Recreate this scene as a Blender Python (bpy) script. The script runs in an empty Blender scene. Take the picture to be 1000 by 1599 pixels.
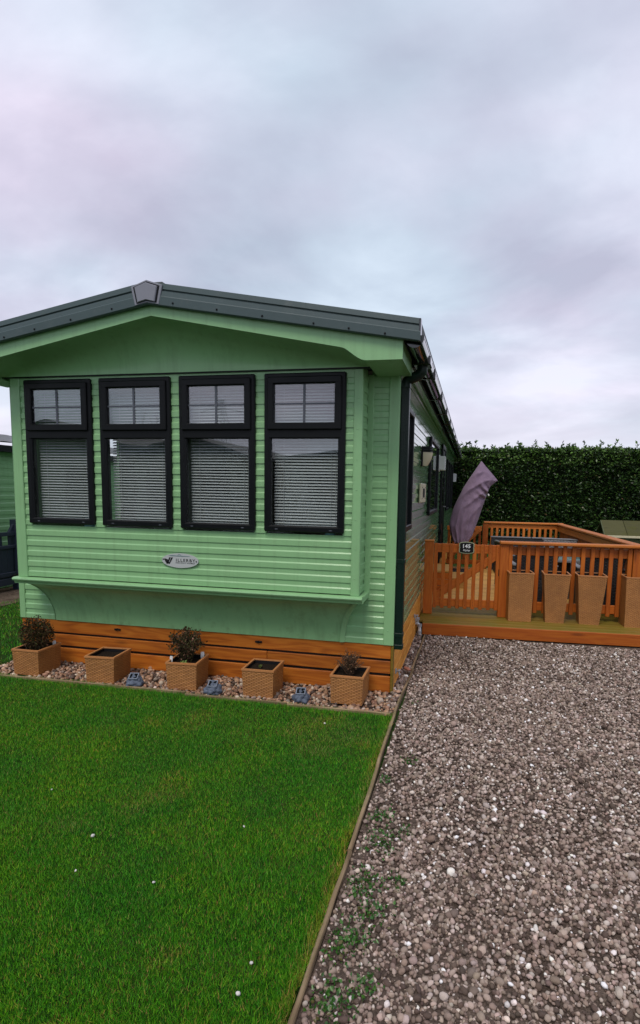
import bpy, bmesh, math, random
import numpy as np
from mathutils import Vector, Matrix, Euler
from mathutils import noise as mnoise
R = math.radians
random.seed(7); rng = np.random.default_rng(7)
S = bpy.context.scene
COL = S.collection

# ------------------------------------------------------------------ camera, sky, sun, exposure
cam = bpy.data.cameras.new('camera'); co = bpy.data.objects.new('camera', cam); COL.objects.link(co)
S.camera = co
yaw, pitch, roll = 0.21689, -0.11459, 0.01828
fw = Vector((-math.sin(yaw)*math.cos(pitch), math.cos(yaw)*math.cos(pitch), math.sin(pitch)))
rt = Vector((math.cos(yaw), math.sin(yaw), 0)); up = rt.cross(fw)
rr = math.cos(roll)*rt + math.sin(roll)*up; uu = -math.sin(roll)*rt + math.cos(roll)*up
M4 = Matrix.Identity(4)
for i in range(3):
    M4[i][0], M4[i][1], M4[i][2] = rr[i], uu[i], -fw[i]
M4.translation = Vector((0.5796, -4.3547, 1.6))
co.matrix_world = M4
cam.sensor_fit = 'HORIZONTAL'; cam.sensor_width = 36.0; cam.lens = 0.88303*36.0
cam.shift_x = -0.0422; cam.shift_y = 0.0670
cam.clip_start = 0.05; cam.clip_end = 2000

SUN_EL, SUN_AZ = 57, 187          # azimuth the light comes FROM, clockwise from +Y
W = bpy.data.worlds.new('World'); S.world = W; W.use_nodes = True
nt = W.node_tree; nt.nodes.clear()
def N(t, tree=None, **kw):
    n = (tree or nt).nodes.new(t)
    for k, v in kw.items(): setattr(n, k, v)
    return n
L = nt.links.new
out = N('ShaderNodeOutputWorld'); mixs = N('ShaderNodeMixShader'); mixs.inputs[0].default_value = 0.94
sky = N('ShaderNodeTexSky', sky_type='NISHITA', sun_disc=False, sun_elevation=R(SUN_EL), sun_rotation=R(SUN_AZ))
bg1 = N('ShaderNodeBackground'); bg1.inputs[1].default_value = 0.10; L(sky.outputs[0], bg1.inputs[0])
tc = N('ShaderNodeTexCoord'); sep = N('ShaderNodeSeparateXYZ'); L(tc.outputs['Generated'], sep.inputs[0])
zc = N('ShaderNodeMath', operation='MAXIMUM'); zc.inputs[1].default_value = 0.0; L(sep.outputs[2], zc.inputs[0])
zo = N('ShaderNodeMath', operation='ADD'); zo.inputs[1].default_value = 0.22; L(zc.outputs[0], zo.inputs[0])
dx = N('ShaderNodeMath', operation='DIVIDE'); L(sep.outputs[0], dx.inputs[0]); L(zo.outputs[0], dx.inputs[1])
dy = N('ShaderNodeMath', operation='DIVIDE'); L(sep.outputs[1], dy.inputs[0]); L(zo.outputs[0], dy.inputs[1])
cmb = N('ShaderNodeCombineXYZ'); L(dx.outputs[0], cmb.inputs[0]); L(dy.outputs[0], cmb.inputs[1])
mp = N('ShaderNodeMapping'); mp.inputs['Rotation'].default_value = (0, 0, R(20)); mp.inputs['Scale'].default_value = (0.85, 1.0, 1); mp.inputs['Location'].default_value = (9.1, 4.2, 0)
L(cmb.outputs[0], mp.inputs[0])
n1 = N('ShaderNodeTexNoise'); n1.inputs['Scale'].default_value = 1.6; n1.inputs['Detail'].default_value = 10; n1.inputs['Roughness'].default_value = 0.52; n1.inputs['Distortion'].default_value = 0.25
L(mp.outputs[0], n1.inputs[0])
cr = N('ShaderNodeValToRGB'); L(n1.outputs[0], cr.inputs[0])
e = cr.color_ramp.elements; e[0].position = 0.34; e[0].color = (0.425, 0.44, 0.53, 1); e[1].position = 0.66; e[1].color = (0.69, 0.715, 0.80, 1)
em = e.new(0.50); em.color = (0.53, 0.555, 0.645, 1)
n2 = N('ShaderNodeTexNoise'); n2.inputs['Scale'].default_value = 0.9; n2.inputs['Detail'].default_value = 4; L(mp.outputs[0], n2.inputs[0])
cr2 = N('ShaderNodeValToRGB'); L(n2.outputs[0], cr2.inputs[0])
e = cr2.color_ramp.elements; e[0].position = 0.38; e[0].color = (0.92, 1.02, 1.04, 1); e[1].position = 0.62; e[1].color = (1.07, 0.96, 1.02, 1)
mul = N('ShaderNodeMix', data_type='RGBA', blend_type='MULTIPLY'); mul.inputs[0].default_value = 1
L(cr.outputs[0], mul.inputs[6]); L(cr2.outputs[0], mul.inputs[7])
# brighter band towards the horizon
hz = N('ShaderNodeMapRange'); hz.inputs[1].default_value = 0.0; hz.inputs[2].default_value = 0.26; hz.inputs[3].default_value = 0.55; hz.inputs[4].default_value = 0.0
L(zc.outputs[0], hz.inputs[0])
hm = N('ShaderNodeMix', data_type='RGBA'); hm.inputs[7].default_value = (0.80, 0.83, 0.90, 1)
L(hz.outputs[0], hm.inputs[0]); L(mul.outputs[2], hm.inputs[6])
bg2 = N('ShaderNodeBackground'); bg2.inputs[1].default_value = 1.0; L(hm.outputs[2], bg2.inputs[0])
L(bg1.outputs[0], mixs.inputs[1]); L(bg2.outputs[0], mixs.inputs[2]); L(mixs.outputs[0], out.inputs[0])

sun = bpy.data.lights.new('sun', 'SUN'); sun.energy = 1.5; sun.angle = R(24); sun.color = (1.0, 0.93, 0.83)
so = bpy.data.objects.new('sun', sun); COL.objects.link(so)
sd = Vector((math.sin(R(SUN_AZ))*math.cos(R(SUN_EL)), math.cos(R(SUN_AZ))*math.cos(R(SUN_EL)), math.sin(R(SUN_EL))))
so.rotation_euler = (-sd).to_track_quat('-Z', 'Y').to_euler(); so.location = sd*30
S.view_settings.view_transform = 'Standard'; S.view_settings.look = 'None'
S.view_settings.gamma = 1.0; S.view_settings.exposure = 0.36; S.view_settings.use_curve_mapping = False
S.render.engine = 'CYCLES'
try:
    S.cycles.max_bounces = 8; S.cycles.transparent_max_bounces = 12; S.cycles.use_denoising = True
except Exception: pass

# ------------------------------------------------------------------ materials
MATS = {}
def mat(name, col, rough=0.5, spec=0.5, coat=0.0, metal=0.0):
    m = bpy.data.materials.new(name); m.use_nodes = True
    b = m.node_tree.nodes['Principled BSDF']
    b.inputs['Base Color'].default_value = (*col, 1); b.inputs['Roughness'].default_value = rough
    b.inputs['Specular IOR Level'].default_value = spec; b.inputs['Metallic'].default_value = metal
    b.inputs['Coat Weight'].default_value = coat; b.inputs['Coat Roughness'].default_value = 0.08
    MATS[name] = m
    return m, m.node_tree, b
def ramp(t, fac, stops):
    r = N('ShaderNodeValToRGB', t); t.links.new(fac, r.inputs[0])
    el = r.color_ramp.elements
    el[0].position, el[0].color = stops[0][0], (*stops[0][1], 1)
    el[1].position, el[1].color = stops[-1][0], (*stops[-1][1], 1)
    for p, c in stops[1:-1]:
        q = el.new(p); q.color = (*c, 1)
    return r.outputs[0]
def coords(t, scale=(1, 1, 1), rand=0.0, kind='Object'):
    c = N('ShaderNodeTexCoord', t); m = N('ShaderNodeMapping', t); m.inputs['Scale'].default_value = scale
    src = c.outputs[kind]
    if rand:
        oi = N('ShaderNodeObjectInfo', t); a = N('ShaderNodeVectorMath', t, operation='MULTIPLY_ADD')
        a.inputs[1].default_value = (rand, rand*0.7, rand*0.43)
        t.links.new(oi.outputs['Random'], a.inputs[0]); t.links.new(src, a.inputs[2]); src = a.outputs[0]
    t.links.new(src, m.inputs[0]); return m.outputs[0]
def noise(t, vec, scale=5, detail=4, rough=0.55, dist=0.0):
    n = N('ShaderNodeTexNoise', t); n.inputs['Scale'].default_value = scale; n.inputs['Detail'].default_value = detail
    n.inputs['Roughness'].default_value = rough; n.inputs['Distortion'].default_value = dist
    t.links.new(vec, n.inputs[0]); return n.outputs[0]
def mixc(t, a, b, f, mode='MIX'):
    m = N('ShaderNodeMix', t, data_type='RGBA', blend_type=mode)
    for v, i in ((f, 0), (a, 6), (b, 7)):
        if hasattr(v, 'links'): t.links.new(v, m.inputs[i])
        elif i == 0: m.inputs[0].default_value = v
        else: m.inputs[i].default_value = (*v, 1)
    return m.outputs[2]
def bump(t, b, h, dist=0.01, strength=1.0):
    n = N('ShaderNodeBump', t); n.inputs['Strength'].default_value = strength; n.inputs['Distance'].default_value = dist
    t.links.new(h, n.inputs['Height']); t.links.new(n.outputs[0], b.inputs['Normal'])
def painted(name, col, rough, var=0.10, bmp=0.0, coat=0.0, dirt=(0.25, 0.22, 0.15), dirtamt=0.25, spec=0.5, bscale=3.0, streak=0.0):
    m, t, b = mat(name, col, rough, spec, coat)
    v = coords(t, (1, 1, 1), kind='Object')
    geo = N('ShaderNodeNewGeometry', t)
    c = mixc(t, tuple(x*(1-var) for x in col), tuple(min(1, x*(1+var)) for x in col), noise(t, geo.outputs['Position'], 2.3, 5))
    d = ramp(t, noise(t, geo.outputs['Position'], 9, 8, 0.7), [(0.55, (0, 0, 0)), (0.80, (1, 1, 1))])
    dd = N('ShaderNodeMath', t, operation='MULTIPLY'); t.links.new(d, dd.inputs[0]); dd.inputs[1].default_value = dirtamt
    c = mixc(t, c, dirt, dd.outputs[0])
    if streak:
        q = N('ShaderNodeMapping', t); q.inputs['Scale'].default_value = (16, 16, 0.9); t.links.new(geo.outputs['Position'], q.inputs[0])
        sk = ramp(t, noise(t, q.outputs[0], 1.0, 6, 0.65), [(0.50, (0, 0, 0)), (0.78, (streak, streak, streak))])
        c = mixc(t, c, (0.10, 0.14, 0.075), sk)
    t.links.new(c, b.inputs['Base Color'])
    r = N('ShaderNodeMapRange', t); r.inputs[3].default_value = rough*0.75; r.inputs[4].default_value = min(1, rough*1.5)
    t.links.new(noise(t, geo.outputs['Position'], 6, 4), r.inputs[0]); t.links.new(r.outputs[0], b.inputs['Roughness'])
    if bmp: bump(t, b, noise(t, geo.outputs['Position'], bscale, 3, 0.5), bmp, 1.0)
    return m
def wood(name, lo, mid, hi, moss=None, mossamt=0.0, rough=0.55, grain=1.0, wear=None):
    m, t, b = mat(name, mid, rough, 0.35)
    base = coords(t, (1, 1, 1), rand=37.0)
    def mpd(s):
        q = N('ShaderNodeMapping', t); q.inputs['Scale'].default_value = s; t.links.new(base, q.inputs[0]); return q.outputs[0]
    low = noise(t, mpd((0.9, 6, 6)), 1.0, 2, 0.5)
    sx = N('ShaderNodeSeparateXYZ', t); t.links.new(base, sx.inputs[0])
    yz = N('ShaderNodeMath', t, operation='ADD'); t.links.new(sx.outputs[1], yz.inputs[0]); t.links.new(sx.outputs[2], yz.inputs[1])
    a = N('ShaderNodeMath', t, operation='MULTIPLY'); a.inputs[1].default_value = 60; t.links.new(yz.outputs[0], a.inputs[0])
    ad = N('ShaderNodeMath', t, operation='MULTIPLY_ADD'); ad.inputs[1].default_value = 55; t.links.new(low, ad.inputs[0]); t.links.new(a.outputs[0], ad.inputs[2])
    sn = N('ShaderNodeMath', t, operation='SINE'); t.links.new(ad.outputs[0], sn.inputs[0])
    ring = N('ShaderNodeMapRange', t); ring.inputs[1].default_value = -1; ring.inputs[2].default_value = 1; t.links.new(sn.outputs[0], ring.inputs[0])
    fine = noise(t, mpd((2.5, 90, 90)), 1.0, 4, 0.6)
    f = N('ShaderNodeMath', t, operation='MULTIPLY_ADD'); f.inputs[1].default_value = 0.33*grain; t.links.new(ring.outputs[0], f.inputs[0]); t.links.new(fine, f.inputs[2])
    f2 = N('ShaderNodeMath', t, operation='MULTIPLY'); f2.inputs[1].default_value = 0.72; t.links.new(f.outputs[0], f2.inputs[0])
    c = ramp(t, f2.outputs[0], [(0.18, hi), (0.5, mid), (0.85, lo)])
    vo = N('ShaderNodeTexVoronoi', t); vo.inputs['Scale'].default_value = 1.0; t.links.new(mpd((1.7, 7, 7)), vo.inputs[0])
    kn = ramp(t, vo.outputs['Distance'], [(0.06, (1, 1, 1)), (0.16, (0, 0, 0))])
    kk = N('ShaderNodeMath', t, operation='MULTIPLY'); kk.inputs[1].default_value = 0.5; t.links.new(kn, kk.inputs[0])
    c = mixc(t, c, tuple(x*0.35 for x in lo), kk.outputs[0])
    oi = N('ShaderNodeObjectInfo', t)
    tone = ramp(t, oi.outputs['Random'], [(0, (0.80, 0.78, 0.76)), (1, (1.12, 1.10, 1.08))])
    c = mixc(t, c, tone, 1.0, 'MULTIPLY')
    geo = N('ShaderNodeNewGeometry', t)
    if wear:
        w = ramp(t, noise(t, geo.outputs['Position'], 1.9, 6, 0.65), [(0.42, (0, 0, 0)), (0.68, (1, 1, 1))])
        c = mixc(t, c, wear, w)
    if moss:
        w = ramp(t, noise(t, geo.outputs['Position'], 2.6, 8, 0.7), [(0.62-mossamt*0.4, (0, 0, 0)), (0.80-mossamt*0.3, (0.85, 0.85, 0.85))])
        c = mixc(t, c, moss, w)
    t.links.new(c, b.inputs['Base Color'])
    bump(t, b, f2.outputs[0], 0.0012, 0.7)
    return m

GREEN = painted('green_paint', (0.242, 0.462, 0.222), 0.30, 0.07, 0.0045, 0.10, dirtamt=0.16, spec=0.4, streak=0.28)
GREENSIDE = painted('green_gloss_paint', (0.242, 0.462, 0.222), 0.09, 0.06, 0.0014, 0.7, dirtamt=0.12, bscale=5, streak=0.25)
GREENDIRTY = painted('green_sheet_paint', (0.232, 0.45, 0.215), 0.32, 0.10, 0.006, 0.2, dirt=(0.12, 0.15, 0.07), dirtamt=0.55, bscale=2.0, streak=0.45)
VERGE = painted('slate_metal', (0.048, 0.078, 0.080), 0.38, 0.12, 0.001, dirt=(0.2, 0.2, 0.19), dirtamt=0.2)
CAPM = painted('ridge_cap_grey', (0.20, 0.21, 0.25), 0.45, 0.12, 0, dirt=(0.3, 0.3, 0.3), dirtamt=0.25)
FRAME = painted('black_frame', (0.0022, 0.0032, 0.0042), 0.38, 0.2, 0, 0.0, dirt=(0.02, 0.02, 0.02), dirtamt=0.1, spec=0.22)
PIPE = painted('black_green_pipe', (0.004, 0.016, 0.011), 0.34, 0.15, 0.0, 0.0, dirt=(0.03, 0.05, 0.035), dirtamt=0.2, spec=0.3)
GUTTER = painted('black_gutter', (0.006, 0.008, 0.008), 0.10, 0.2, 0.0, 0.6, dirt=(0.05, 0.05, 0.05), dirtamt=0.2)
ROOFM = painted('roof_sheet', (0.05, 0.055, 0.055), 0.55, 0.2, 0, dirt=(0.1, 0.11, 0.08), dirtamt=0.4)
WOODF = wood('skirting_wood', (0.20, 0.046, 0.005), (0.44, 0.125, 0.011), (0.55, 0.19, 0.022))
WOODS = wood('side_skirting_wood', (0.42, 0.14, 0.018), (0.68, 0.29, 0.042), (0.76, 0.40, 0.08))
WOODD = wood('stained_wood', (0.18, 0.034, 0.003), (0.38, 0.088, 0.006), (0.48, 0.140, 0.012), grain=0.6)
WOODR = wood('rail_wood', (0.27, 0.064, 0.007), (0.47, 0.138, 0.017), (0.58, 0.215, 0.040), grain=0.6)
DECKM = wood('deck_wood', (0.25, 0.115, 0.024), (0.46, 0.245, 0.060), (0.56, 0.34, 0.10), grain=0.5)
DECKMOSS = wood('mossy_deck_wood', (0.10, 0.055, 0.010), (0.20, 0.11, 0.016), (0.28, 0.16, 0.03), moss=(0.155, 0.125, 0.010), mossamt=0.70, grain=0.5)
EDGEW = wood('weathered_edging', (0.10, 0.066, 0.036), (0.23, 0.165, 0.095), (0.34, 0.26, 0.16), moss=(0.06, 0.07, 0.02), mossamt=0.3, rough=0.85)
NAVY = painted('navy_paint', (0.022, 0.030, 0.055), 0.45, 0.15, 0, dirtamt=0.15)
WHITEP = painted('white_plastic', (0.62, 0.63, 0.62), 0.4, 0.05, 0, dirtamt=0.15)
CREAM = painted('cream_plastic', (0.55, 0.50, 0.34), 0.4, 0.05, 0, dirtamt=0.15)
BLACKP = painted('black_plastic', (0.005, 0.005, 0.006), 0.45, 0.1, 0, dirtamt=0.05, spec=0.25)
STEEL = painted('galvanised_metal', (0.32, 0.33, 0.34), 0.4, 0.15, 0, dirtamt=0.3)
SOIL = painted('potting_soil', (0.018, 0.013, 0.009), 0.95, 0.5, 0.02, dirt=(0.05, 0.035, 0.02), dirtamt=0.5, spec=0.1, bscale=60)
PINK = painted('terracotta', (0.42, 0.17, 0.11), 0.8, 0.15, 0)
BEIGE = painted('beige_wall', (0.34, 0.31, 0.27), 0.7, 0.05, 0, dirtamt=0)
CUSH = painted('grey_fabric', (0.30, 0.29, 0.28), 0.9, 0.1, 0.002, spec=0.1, bscale=40)
AQUA = painted('aqua_ceramic', (0.20, 0.46, 0.50), 0.25, 0.05, 0, dirtamt=0)
CURT = painted('white_curtain', (0.62, 0.66, 0.66), 0.85, 0.05, 0, dirtamt=0)
SLATM = painted('blind_slat', (0.60, 0.63, 0.63), 0.4, 0.04, 0, dirtamt=0.0)
BARM = painted('glazing_bar_grey', (0.075, 0.085, 0.105), 0.4, 0.05, 0, dirtamt=0)
DARKW = painted('dark_core', (0.03, 0.03, 0.03), 0.9, 0.1, 0, dirtamt=0)
PEWTER = painted('silver_plate', (0.44, 0.47, 0.47), 0.32, 0.05, 0, dirtamt=0.1)
INK = painted('black_ink', (0.012, 0.013, 0.015), 0.4, 0.1, 0, dirtamt=0)
INKG = painted('teal_ink', (0.10, 0.17, 0.18), 0.4, 0.1, 0, dirtamt=0)
GILT = painted('gilt_border', (0.30, 0.33, 0.20), 0.4, 0.2, 0, dirtamt=0.1)
WHITEL = painted('white_lettering', (0.75, 0.76, 0.78), 0.5, 0.03, 0, dirtamt=0)
STONEB = painted('slate_blue_resin', (0.085, 0.108, 0.15), 0.65, 0.35, 0.01, dirt=(0.22, 0.26, 0.33), dirtamt=0.6, bscale=22)
GLASSD = painted('solar_cell', (0.004, 0.005, 0.007), 0.25, 0.1, 0, 0.0, dirtamt=0, spec=0.25)
SOLF = painted('solar_frame', (0.17, 0.20, 0.25), 0.5, 0.1, 0, dirtamt=0.2)
TEALG = painted('teal_glass_top', (0.16, 0.34, 0.33), 0.08, 0.1, 0, 0.6, dirtamt=0.1)
MOSSR = wood('mossy_shed_roof', (0.028, 0.030, 0.009), (0.056, 0.058, 0.019), (0.090, 0.088, 0.036), moss=(0.060, 0.062, 0.010), mossamt=0.35, rough=0.9, grain=0.3)
SHEDW = painted('shed_green', (0.07, 0.085, 0.035), 0.8, 0.2, 0)

def glass():
    m = bpy.data.materials.new('window_glass'); m.use_nodes = True; t = m.node_tree; t.nodes.clear()
    o = N('ShaderNodeOutputMaterial', t); mx = N('ShaderNodeMixShader', t); tr = N('ShaderNodeBsdfTransparent', t); gl = N('ShaderNodeBsdfGlossy', t)
    tr.inputs[0].default_value = (0.93, 0.95, 0.945, 1); gl.inputs['Roughness'].default_value = 0.015
    gl.inputs['Color'].default_value = (0.95, 0.96, 1.0, 1)
    lw = N('ShaderNodeLayerWeight', t); lw.inputs[0].default_value = 0.5
    pw = N('ShaderNodeMath', t, operation='POWER'); pw.inputs[1].default_value = 4.0; t.links.new(lw.outputs['Facing'], pw.inputs[0])
    fr = N('ShaderNodeMath', t, operation='MULTIPLY_ADD'); fr.inputs[1].default_value = 0.80; fr.inputs[2].default_value = 0.105; t.links.new(pw.outputs[0], fr.inputs[0])
    geo = N('ShaderNodeNewGeometry', t)
    b = N('ShaderNodeBump', t); b.inputs['Distance'].default_value = 0.0006; t.links.new(noise(t, geo.outputs['Position'], 3.5, 1), b.inputs['Height'])
    t.links.new(b.outputs[0], gl.inputs['Normal'])
    t.links.new(fr.outputs[0], mx.inputs[0]); t.links.new(tr.outputs[0], mx.inputs[1]); t.links.new(gl.outputs[0], mx.inputs[2]); t.links.new(mx.outputs[0], o.inputs[0])
    return m
GLASS = glass()
def weave(name, c1, c2, cm, bw=0.040, rh=0.0115):
    m, t, b = mat(name, c1, 0.5, 0.4)
    uv = N('ShaderNodeTexCoord', t)
    def M(op, a, b_=None, c_=None):
        n = N('ShaderNodeMath', t, operation=op)
        for k, v in enumerate((a, b_, c_)):
            if v is None: continue
            if hasattr(v, 'links'): t.links.new(v, n.inputs[k])
            else: n.inputs[k].default_value = v
        return n.outputs[0]
    geo = N('ShaderNodeNewGeometry', t)
    sx = N('ShaderNodeSeparateXYZ', t); t.links.new(uv.outputs['UV'], sx.inputs[0])
    wob = M('MULTIPLY', M('SUBTRACT', noise(t, geo.outputs['Position'], 14, 2), 0.5), 0.25)
    vr = M('ADD', M('DIVIDE', sx.outputs[1], rh), wob)
    row = M('FLOOR', vr)
    ur = M('ADD', M('DIVIDE', sx.outputs[0], bw), M('MULTIPLY', M('MODULO', row, 2.0), 0.5))
    hu = M('POWER', M('ABSOLUTE', M('SINE', M('MULTIPLY', ur, math.pi))), 0.8)
    hv = M('POWER', M('ABSOLUTE', M('SINE', M('MULTIPLY', vr, math.pi))), 0.6)
    h = M('MULTIPLY', M('MULTIPLY_ADD', hu, 0.78, 0.22), hv)
    cell = N('ShaderNodeTexWhiteNoise', t); cb = N('ShaderNodeCombineXYZ', t); t.links.new(M('FLOOR', ur), cb.inputs[0]); t.links.new(row, cb.inputs[1]); t.links.new(cb.outputs[0], cell.inputs[0])
    base = mixc(t, c1, c2, cell.outputs[0])
    edge = ramp(t, h, [(0.12, (1, 1, 1)), (0.55, (0, 0, 0))])
    tone = ramp(t, noise(t, geo.outputs['Position'], 5, 6, 0.65), [(0.3, (0.78, 0.78, 0.78)), (0.7, (1.12, 1.12, 1.12))])
    splash = ramp(t, noise(t, geo.outputs['Position'], 16, 7, 0.7), [(0.60, (0, 0, 0)), (0.82, (0.6, 0.6, 0.6))])
    cc = mixc(t, mixc(t, mixc(t, base, cm, edge), tone, 1.0, 'MULTIPLY'), tuple(x*0.45 for x in c1), splash)
    t.links.new(cc, b.inputs['Base Color'])
    bump(t, b, h, 0.004, 1.0)
    return m
WEAVE = weave('tan_weave', (0.45, 0.200, 0.054), (0.38, 0.160, 0.041), (0.20, 0.080, 0.022))
RATTAN = weave('charcoal_rattan', (0.030, 0.031, 0.035), (0.018, 0.019, 0.022), (0.004, 0.004, 0.005), 0.05, 0.018)
RATTANLIT = weave('lit_rattan', (0.22, 0.22, 0.23), (0.15, 0.15, 0.16), (0.02, 0.02, 0.02), 0.05, 0.022)  # the charcoal rattan coloured lighter, as if catching the light
def rattan_rim():
    return painted('grey_rim', (0.16, 0.165, 0.175), 0.5, 0.2, 0, dirtamt=0.2)
RIM = rattan_rim()
def vcol(name, rough=0.6, spec=0.3, sss=0.0, patches=None, bmp=0.0, pscale=1.0):
    m, t, b = mat(name, (0.1, 0.1, 0.1), rough, spec)
    a = N('ShaderNodeAttribute', t); a.attribute_name = 'tint'
    c = a.outputs['Color']
    geo = N('ShaderNodeNewGeometry', t)
    if patches:
        w = ramp(t, noise(t, geo.outputs['Position'], pscale, 6, 0.62), [(0.40, (0, 0, 0)), (0.70, (1, 1, 1))])
        c = mixc(t, c, mixc(t, c, patches, 1.0, 'MULTIPLY'), w)
    t.links.new(c, b.inputs['Base Color'])
    if bmp: bump(t, b, noise(t, geo.outputs['Position'], 90, 4, 0.6), bmp, 1.0)
    return m
STONEM = vcol('gravel_stone', 0.75, 0.3, bmp=0.004)
BLADE = vcol('grass_blade', 0.55, 0.25, patches=(2.3, 1.30, 0.8), pscale=1.7)
LEAFM = vcol('leaf', 0.36, 0.4)
SHRUBL = vcol('shrub_leaf', 0.6, 0.18)
TWIG = painted('twig', (0.07, 0.045, 0.025), 0.8, 0.2, 0, dirtamt=0)
def ground_mat(name, a, bcol, c, scale=3, fine=60, bmp=0.02):
    m, t, b = mat(name, a, 0.95, 0.1)
    geo = N('ShaderNodeNewGeometry', t)
    col = ramp(t, noise(t, geo.outputs['Position'], scale, 8, 0.65), [(0.3, a), (0.5, bcol), (0.72, c)])
    f = noise(t, geo.outputs['Position'], fine, 5, 0.7)
    tone = ramp(t, f, [(0.3, (0.45, 0.45, 0.45)), (0.7, (1.45, 1.45, 1.45))])
    t.links.new(mixc(t, col, tone, 1.0, 'MULTIPLY'), b.inputs['Base Color'])
    bump(t, b, f, bmp, 1.0); return m
GROUNDM = ground_mat('turf_far', (0.020, 0.055, 0.010), (0.035, 0.080, 0.014), (0.070, 0.085, 0.025))
LAWNM = ground_mat('lawn_soil', (0.012, 0.045, 0.006), (0.022, 0.060, 0.008), (0.06, 0.06, 0.018))
DRIVEM = ground_mat('drive_grit', (0.085, 0.062, 0.047), (0.13, 0.098, 0.078), (0.20, 0.155, 0.125), 4, 70)
BEDM = ground_mat('bed_grit', (0.06, 0.042, 0.032), (0.10, 0.07, 0.052), (0.15, 0.11, 0.085), 6, 60)
PATHM = ground_mat('earth_path', (0.07, 0.05, 0.035), (0.12, 0.09, 0.065), (0.17, 0.135, 0.10), 3, 30)
def cloth(name, col):
    m, t, b = mat(name, col, 0.8, 0.2)
    b.inputs['Sheen Weight'].default_value = 0.15
    geo = N('ShaderNodeNewGeometry', t)
    c = mixc(t, tuple(x*0.82 for x in col), tuple(x*1.12 for x in col), noise(t, geo.outputs['Position'], 4, 6))
    st = ramp(t, noise(t, geo.outputs['Position'], 11, 7, 0.7), [(0.56, (0, 0, 0)), (0.8, (0.5, 0.5, 0.5))])
    t.links.new(mixc(t, c, tuple(x*0.5 for x in col), st), b.inputs['Base Color'])
    bump(t, b, noise(t, geo.outputs['Position'], 26, 5, 0.6), 0.008, 0.8); return m
PURPLE = cloth('purple_cover_cloth', (0.215, 0.152, 0.222))
BEDROCK = None

# ------------------------------------------------------------------ mesh helpers
class B:
    def __init__(s): s.bm = bmesh.new(); s.uv = None
    def box(s, c, size, bevel=0.0, rot=None, taper=None):
        m = Matrix.Translation(c) @ ((rot.to_matrix().to_4x4() if rot else Matrix.Identity(4))) @ Matrix.Diagonal((*size, 1))
        r = bmesh.ops.create_cube(s.bm, size=1.0, matrix=m)
        if bevel:
            es = list({e for v in r['verts'] for e in v.link_edges})
            bmesh.ops.bevel(s.bm, geom=es, offset=bevel, segments=1, affect='EDGES', clamp_overlap=True)
        return s
    def b2(s, x0, x1, y0, y1, z0, z1, bevel=0.0):
        return s.box(((x0+x1)/2, (y0+y1)/2, (z0+z1)/2), (x1-x0, y1-y0, z1-z0), bevel)
    def prism(s, pts, axis, a, b):
        def P(p, t):
            return {'X': (t, p[0], p[1]), 'Y': (p[0], t, p[1]), 'Z': (p[0], p[1], t)}[axis]
        A = [s.bm.verts.new(P(p, a)) for p in pts]; C = [s.bm.verts.new(P(p, b)) for p in pts]
        n = len(pts)
        for i in range(n): s.bm.faces.new((A[i], A[(i+1) % n], C[(i+1) % n], C[i]))
        s.bm.faces.new(A[::-1]); s.bm.faces.new(C); return s
    def strip(s, pts, axis, a, b):          # open profile extruded
        def P(p, t):
            return {'X': (t, p[0], p[1]), 'Y': (p[0], t, p[1]), 'Z': (p[0], p[1], t)}[axis]
        A = [s.bm.verts.new(P(p, a)) for p in pts]; C = [s.bm.verts.new(P(p, b)) for p in pts]
        for i in range(len(pts)-1): s.bm.faces.new((A[i], A[i+1], C[i+1], C[i]))
        return s
    def tube(s, path, r, n=8, sq=False, cap=True):
        path = [Vector(p) for p in path]; rings = []
        rs = r if isinstance(r, (list, tuple)) else [r]*len(path)
        ref = None
        for i, p in enumerate(path):
            d = (path[min(i+1, len(path)-1)] - path[max(i-1, 0)]).normalized()
            if ref is None: ref = Vector((0, 0, 1)) if abs(d.z) < 0.9 else Vector((0, 1, 0))
            u = d.cross(ref).normalized(); v = u.cross(d).normalized(); ref = v
            off = math.pi/n if sq else 0; k = 1.4142 if sq else 1
            rings.append([s.bm.verts.new(p + (u*math.cos(2*math.pi*j/n+off) + v*math.sin(2*math.pi*j/n+off))*rs[i]*k) for j in range(n)])
        for a, b in zip(rings, rings[1:]):
            for j in range(n): s.bm.faces.new((a[j], a[(j+1) % n], b[(j+1) % n], b[j]))
        if cap:
            s.bm.faces.new(rings[0][::-1]); s.bm.faces.new(rings[-1])
        return s
    def quad(s, pts, uv=None):
        f = s.bm.faces.new([s.bm.verts.new(p) for p in pts])
        if uv:
            l = s.bm.loops.layers.uv.verify()
            for lo, q in zip(f.loops, uv): lo[l].uv = q
        return s
    def grid(s, fn, nu, nv):
        V = [[s.bm.verts.new(fn(i/(nu-1), j/(nv-1))) for j in range(nv)] for i in range(nu)]
        for i in range(nu-1):
            for j in range(nv-1): s.bm.faces.new((V[i][j], V[i+1][j], V[i+1][j+1], V[i][j+1]))
        return s
    def mesh(s, name, m, smooth=False, angle=None):
        bmesh.ops.recalc_face_normals(s.bm, faces=s.bm.faces)
        me = bpy.data.meshes.new(name); s.bm.to_mesh(me); s.bm.free()
        me.materials.append(m)
        if smooth:
            me.polygons.foreach_set('use_smooth', [True]*len(me.polygons))
            if angle:
                try: me.set_sharp_from_angle(angle=R(angle))
                except Exception: pass
        return me
    def build(s, name, m, parent=None, loc=(0, 0, 0), rot=(0, 0, 0), smooth=False, angle=None):
        return link(name, s.mesh(name, m, smooth, angle), parent, loc, rot)
def link(name, me, parent=None, loc=(0, 0, 0), rot=(0, 0, 0)):
    o = bpy.data.objects.new(name, me); COL.objects.link(o); o.location = loc; o.rotation_euler = rot
    if parent: o.parent = parent
    return o
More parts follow.
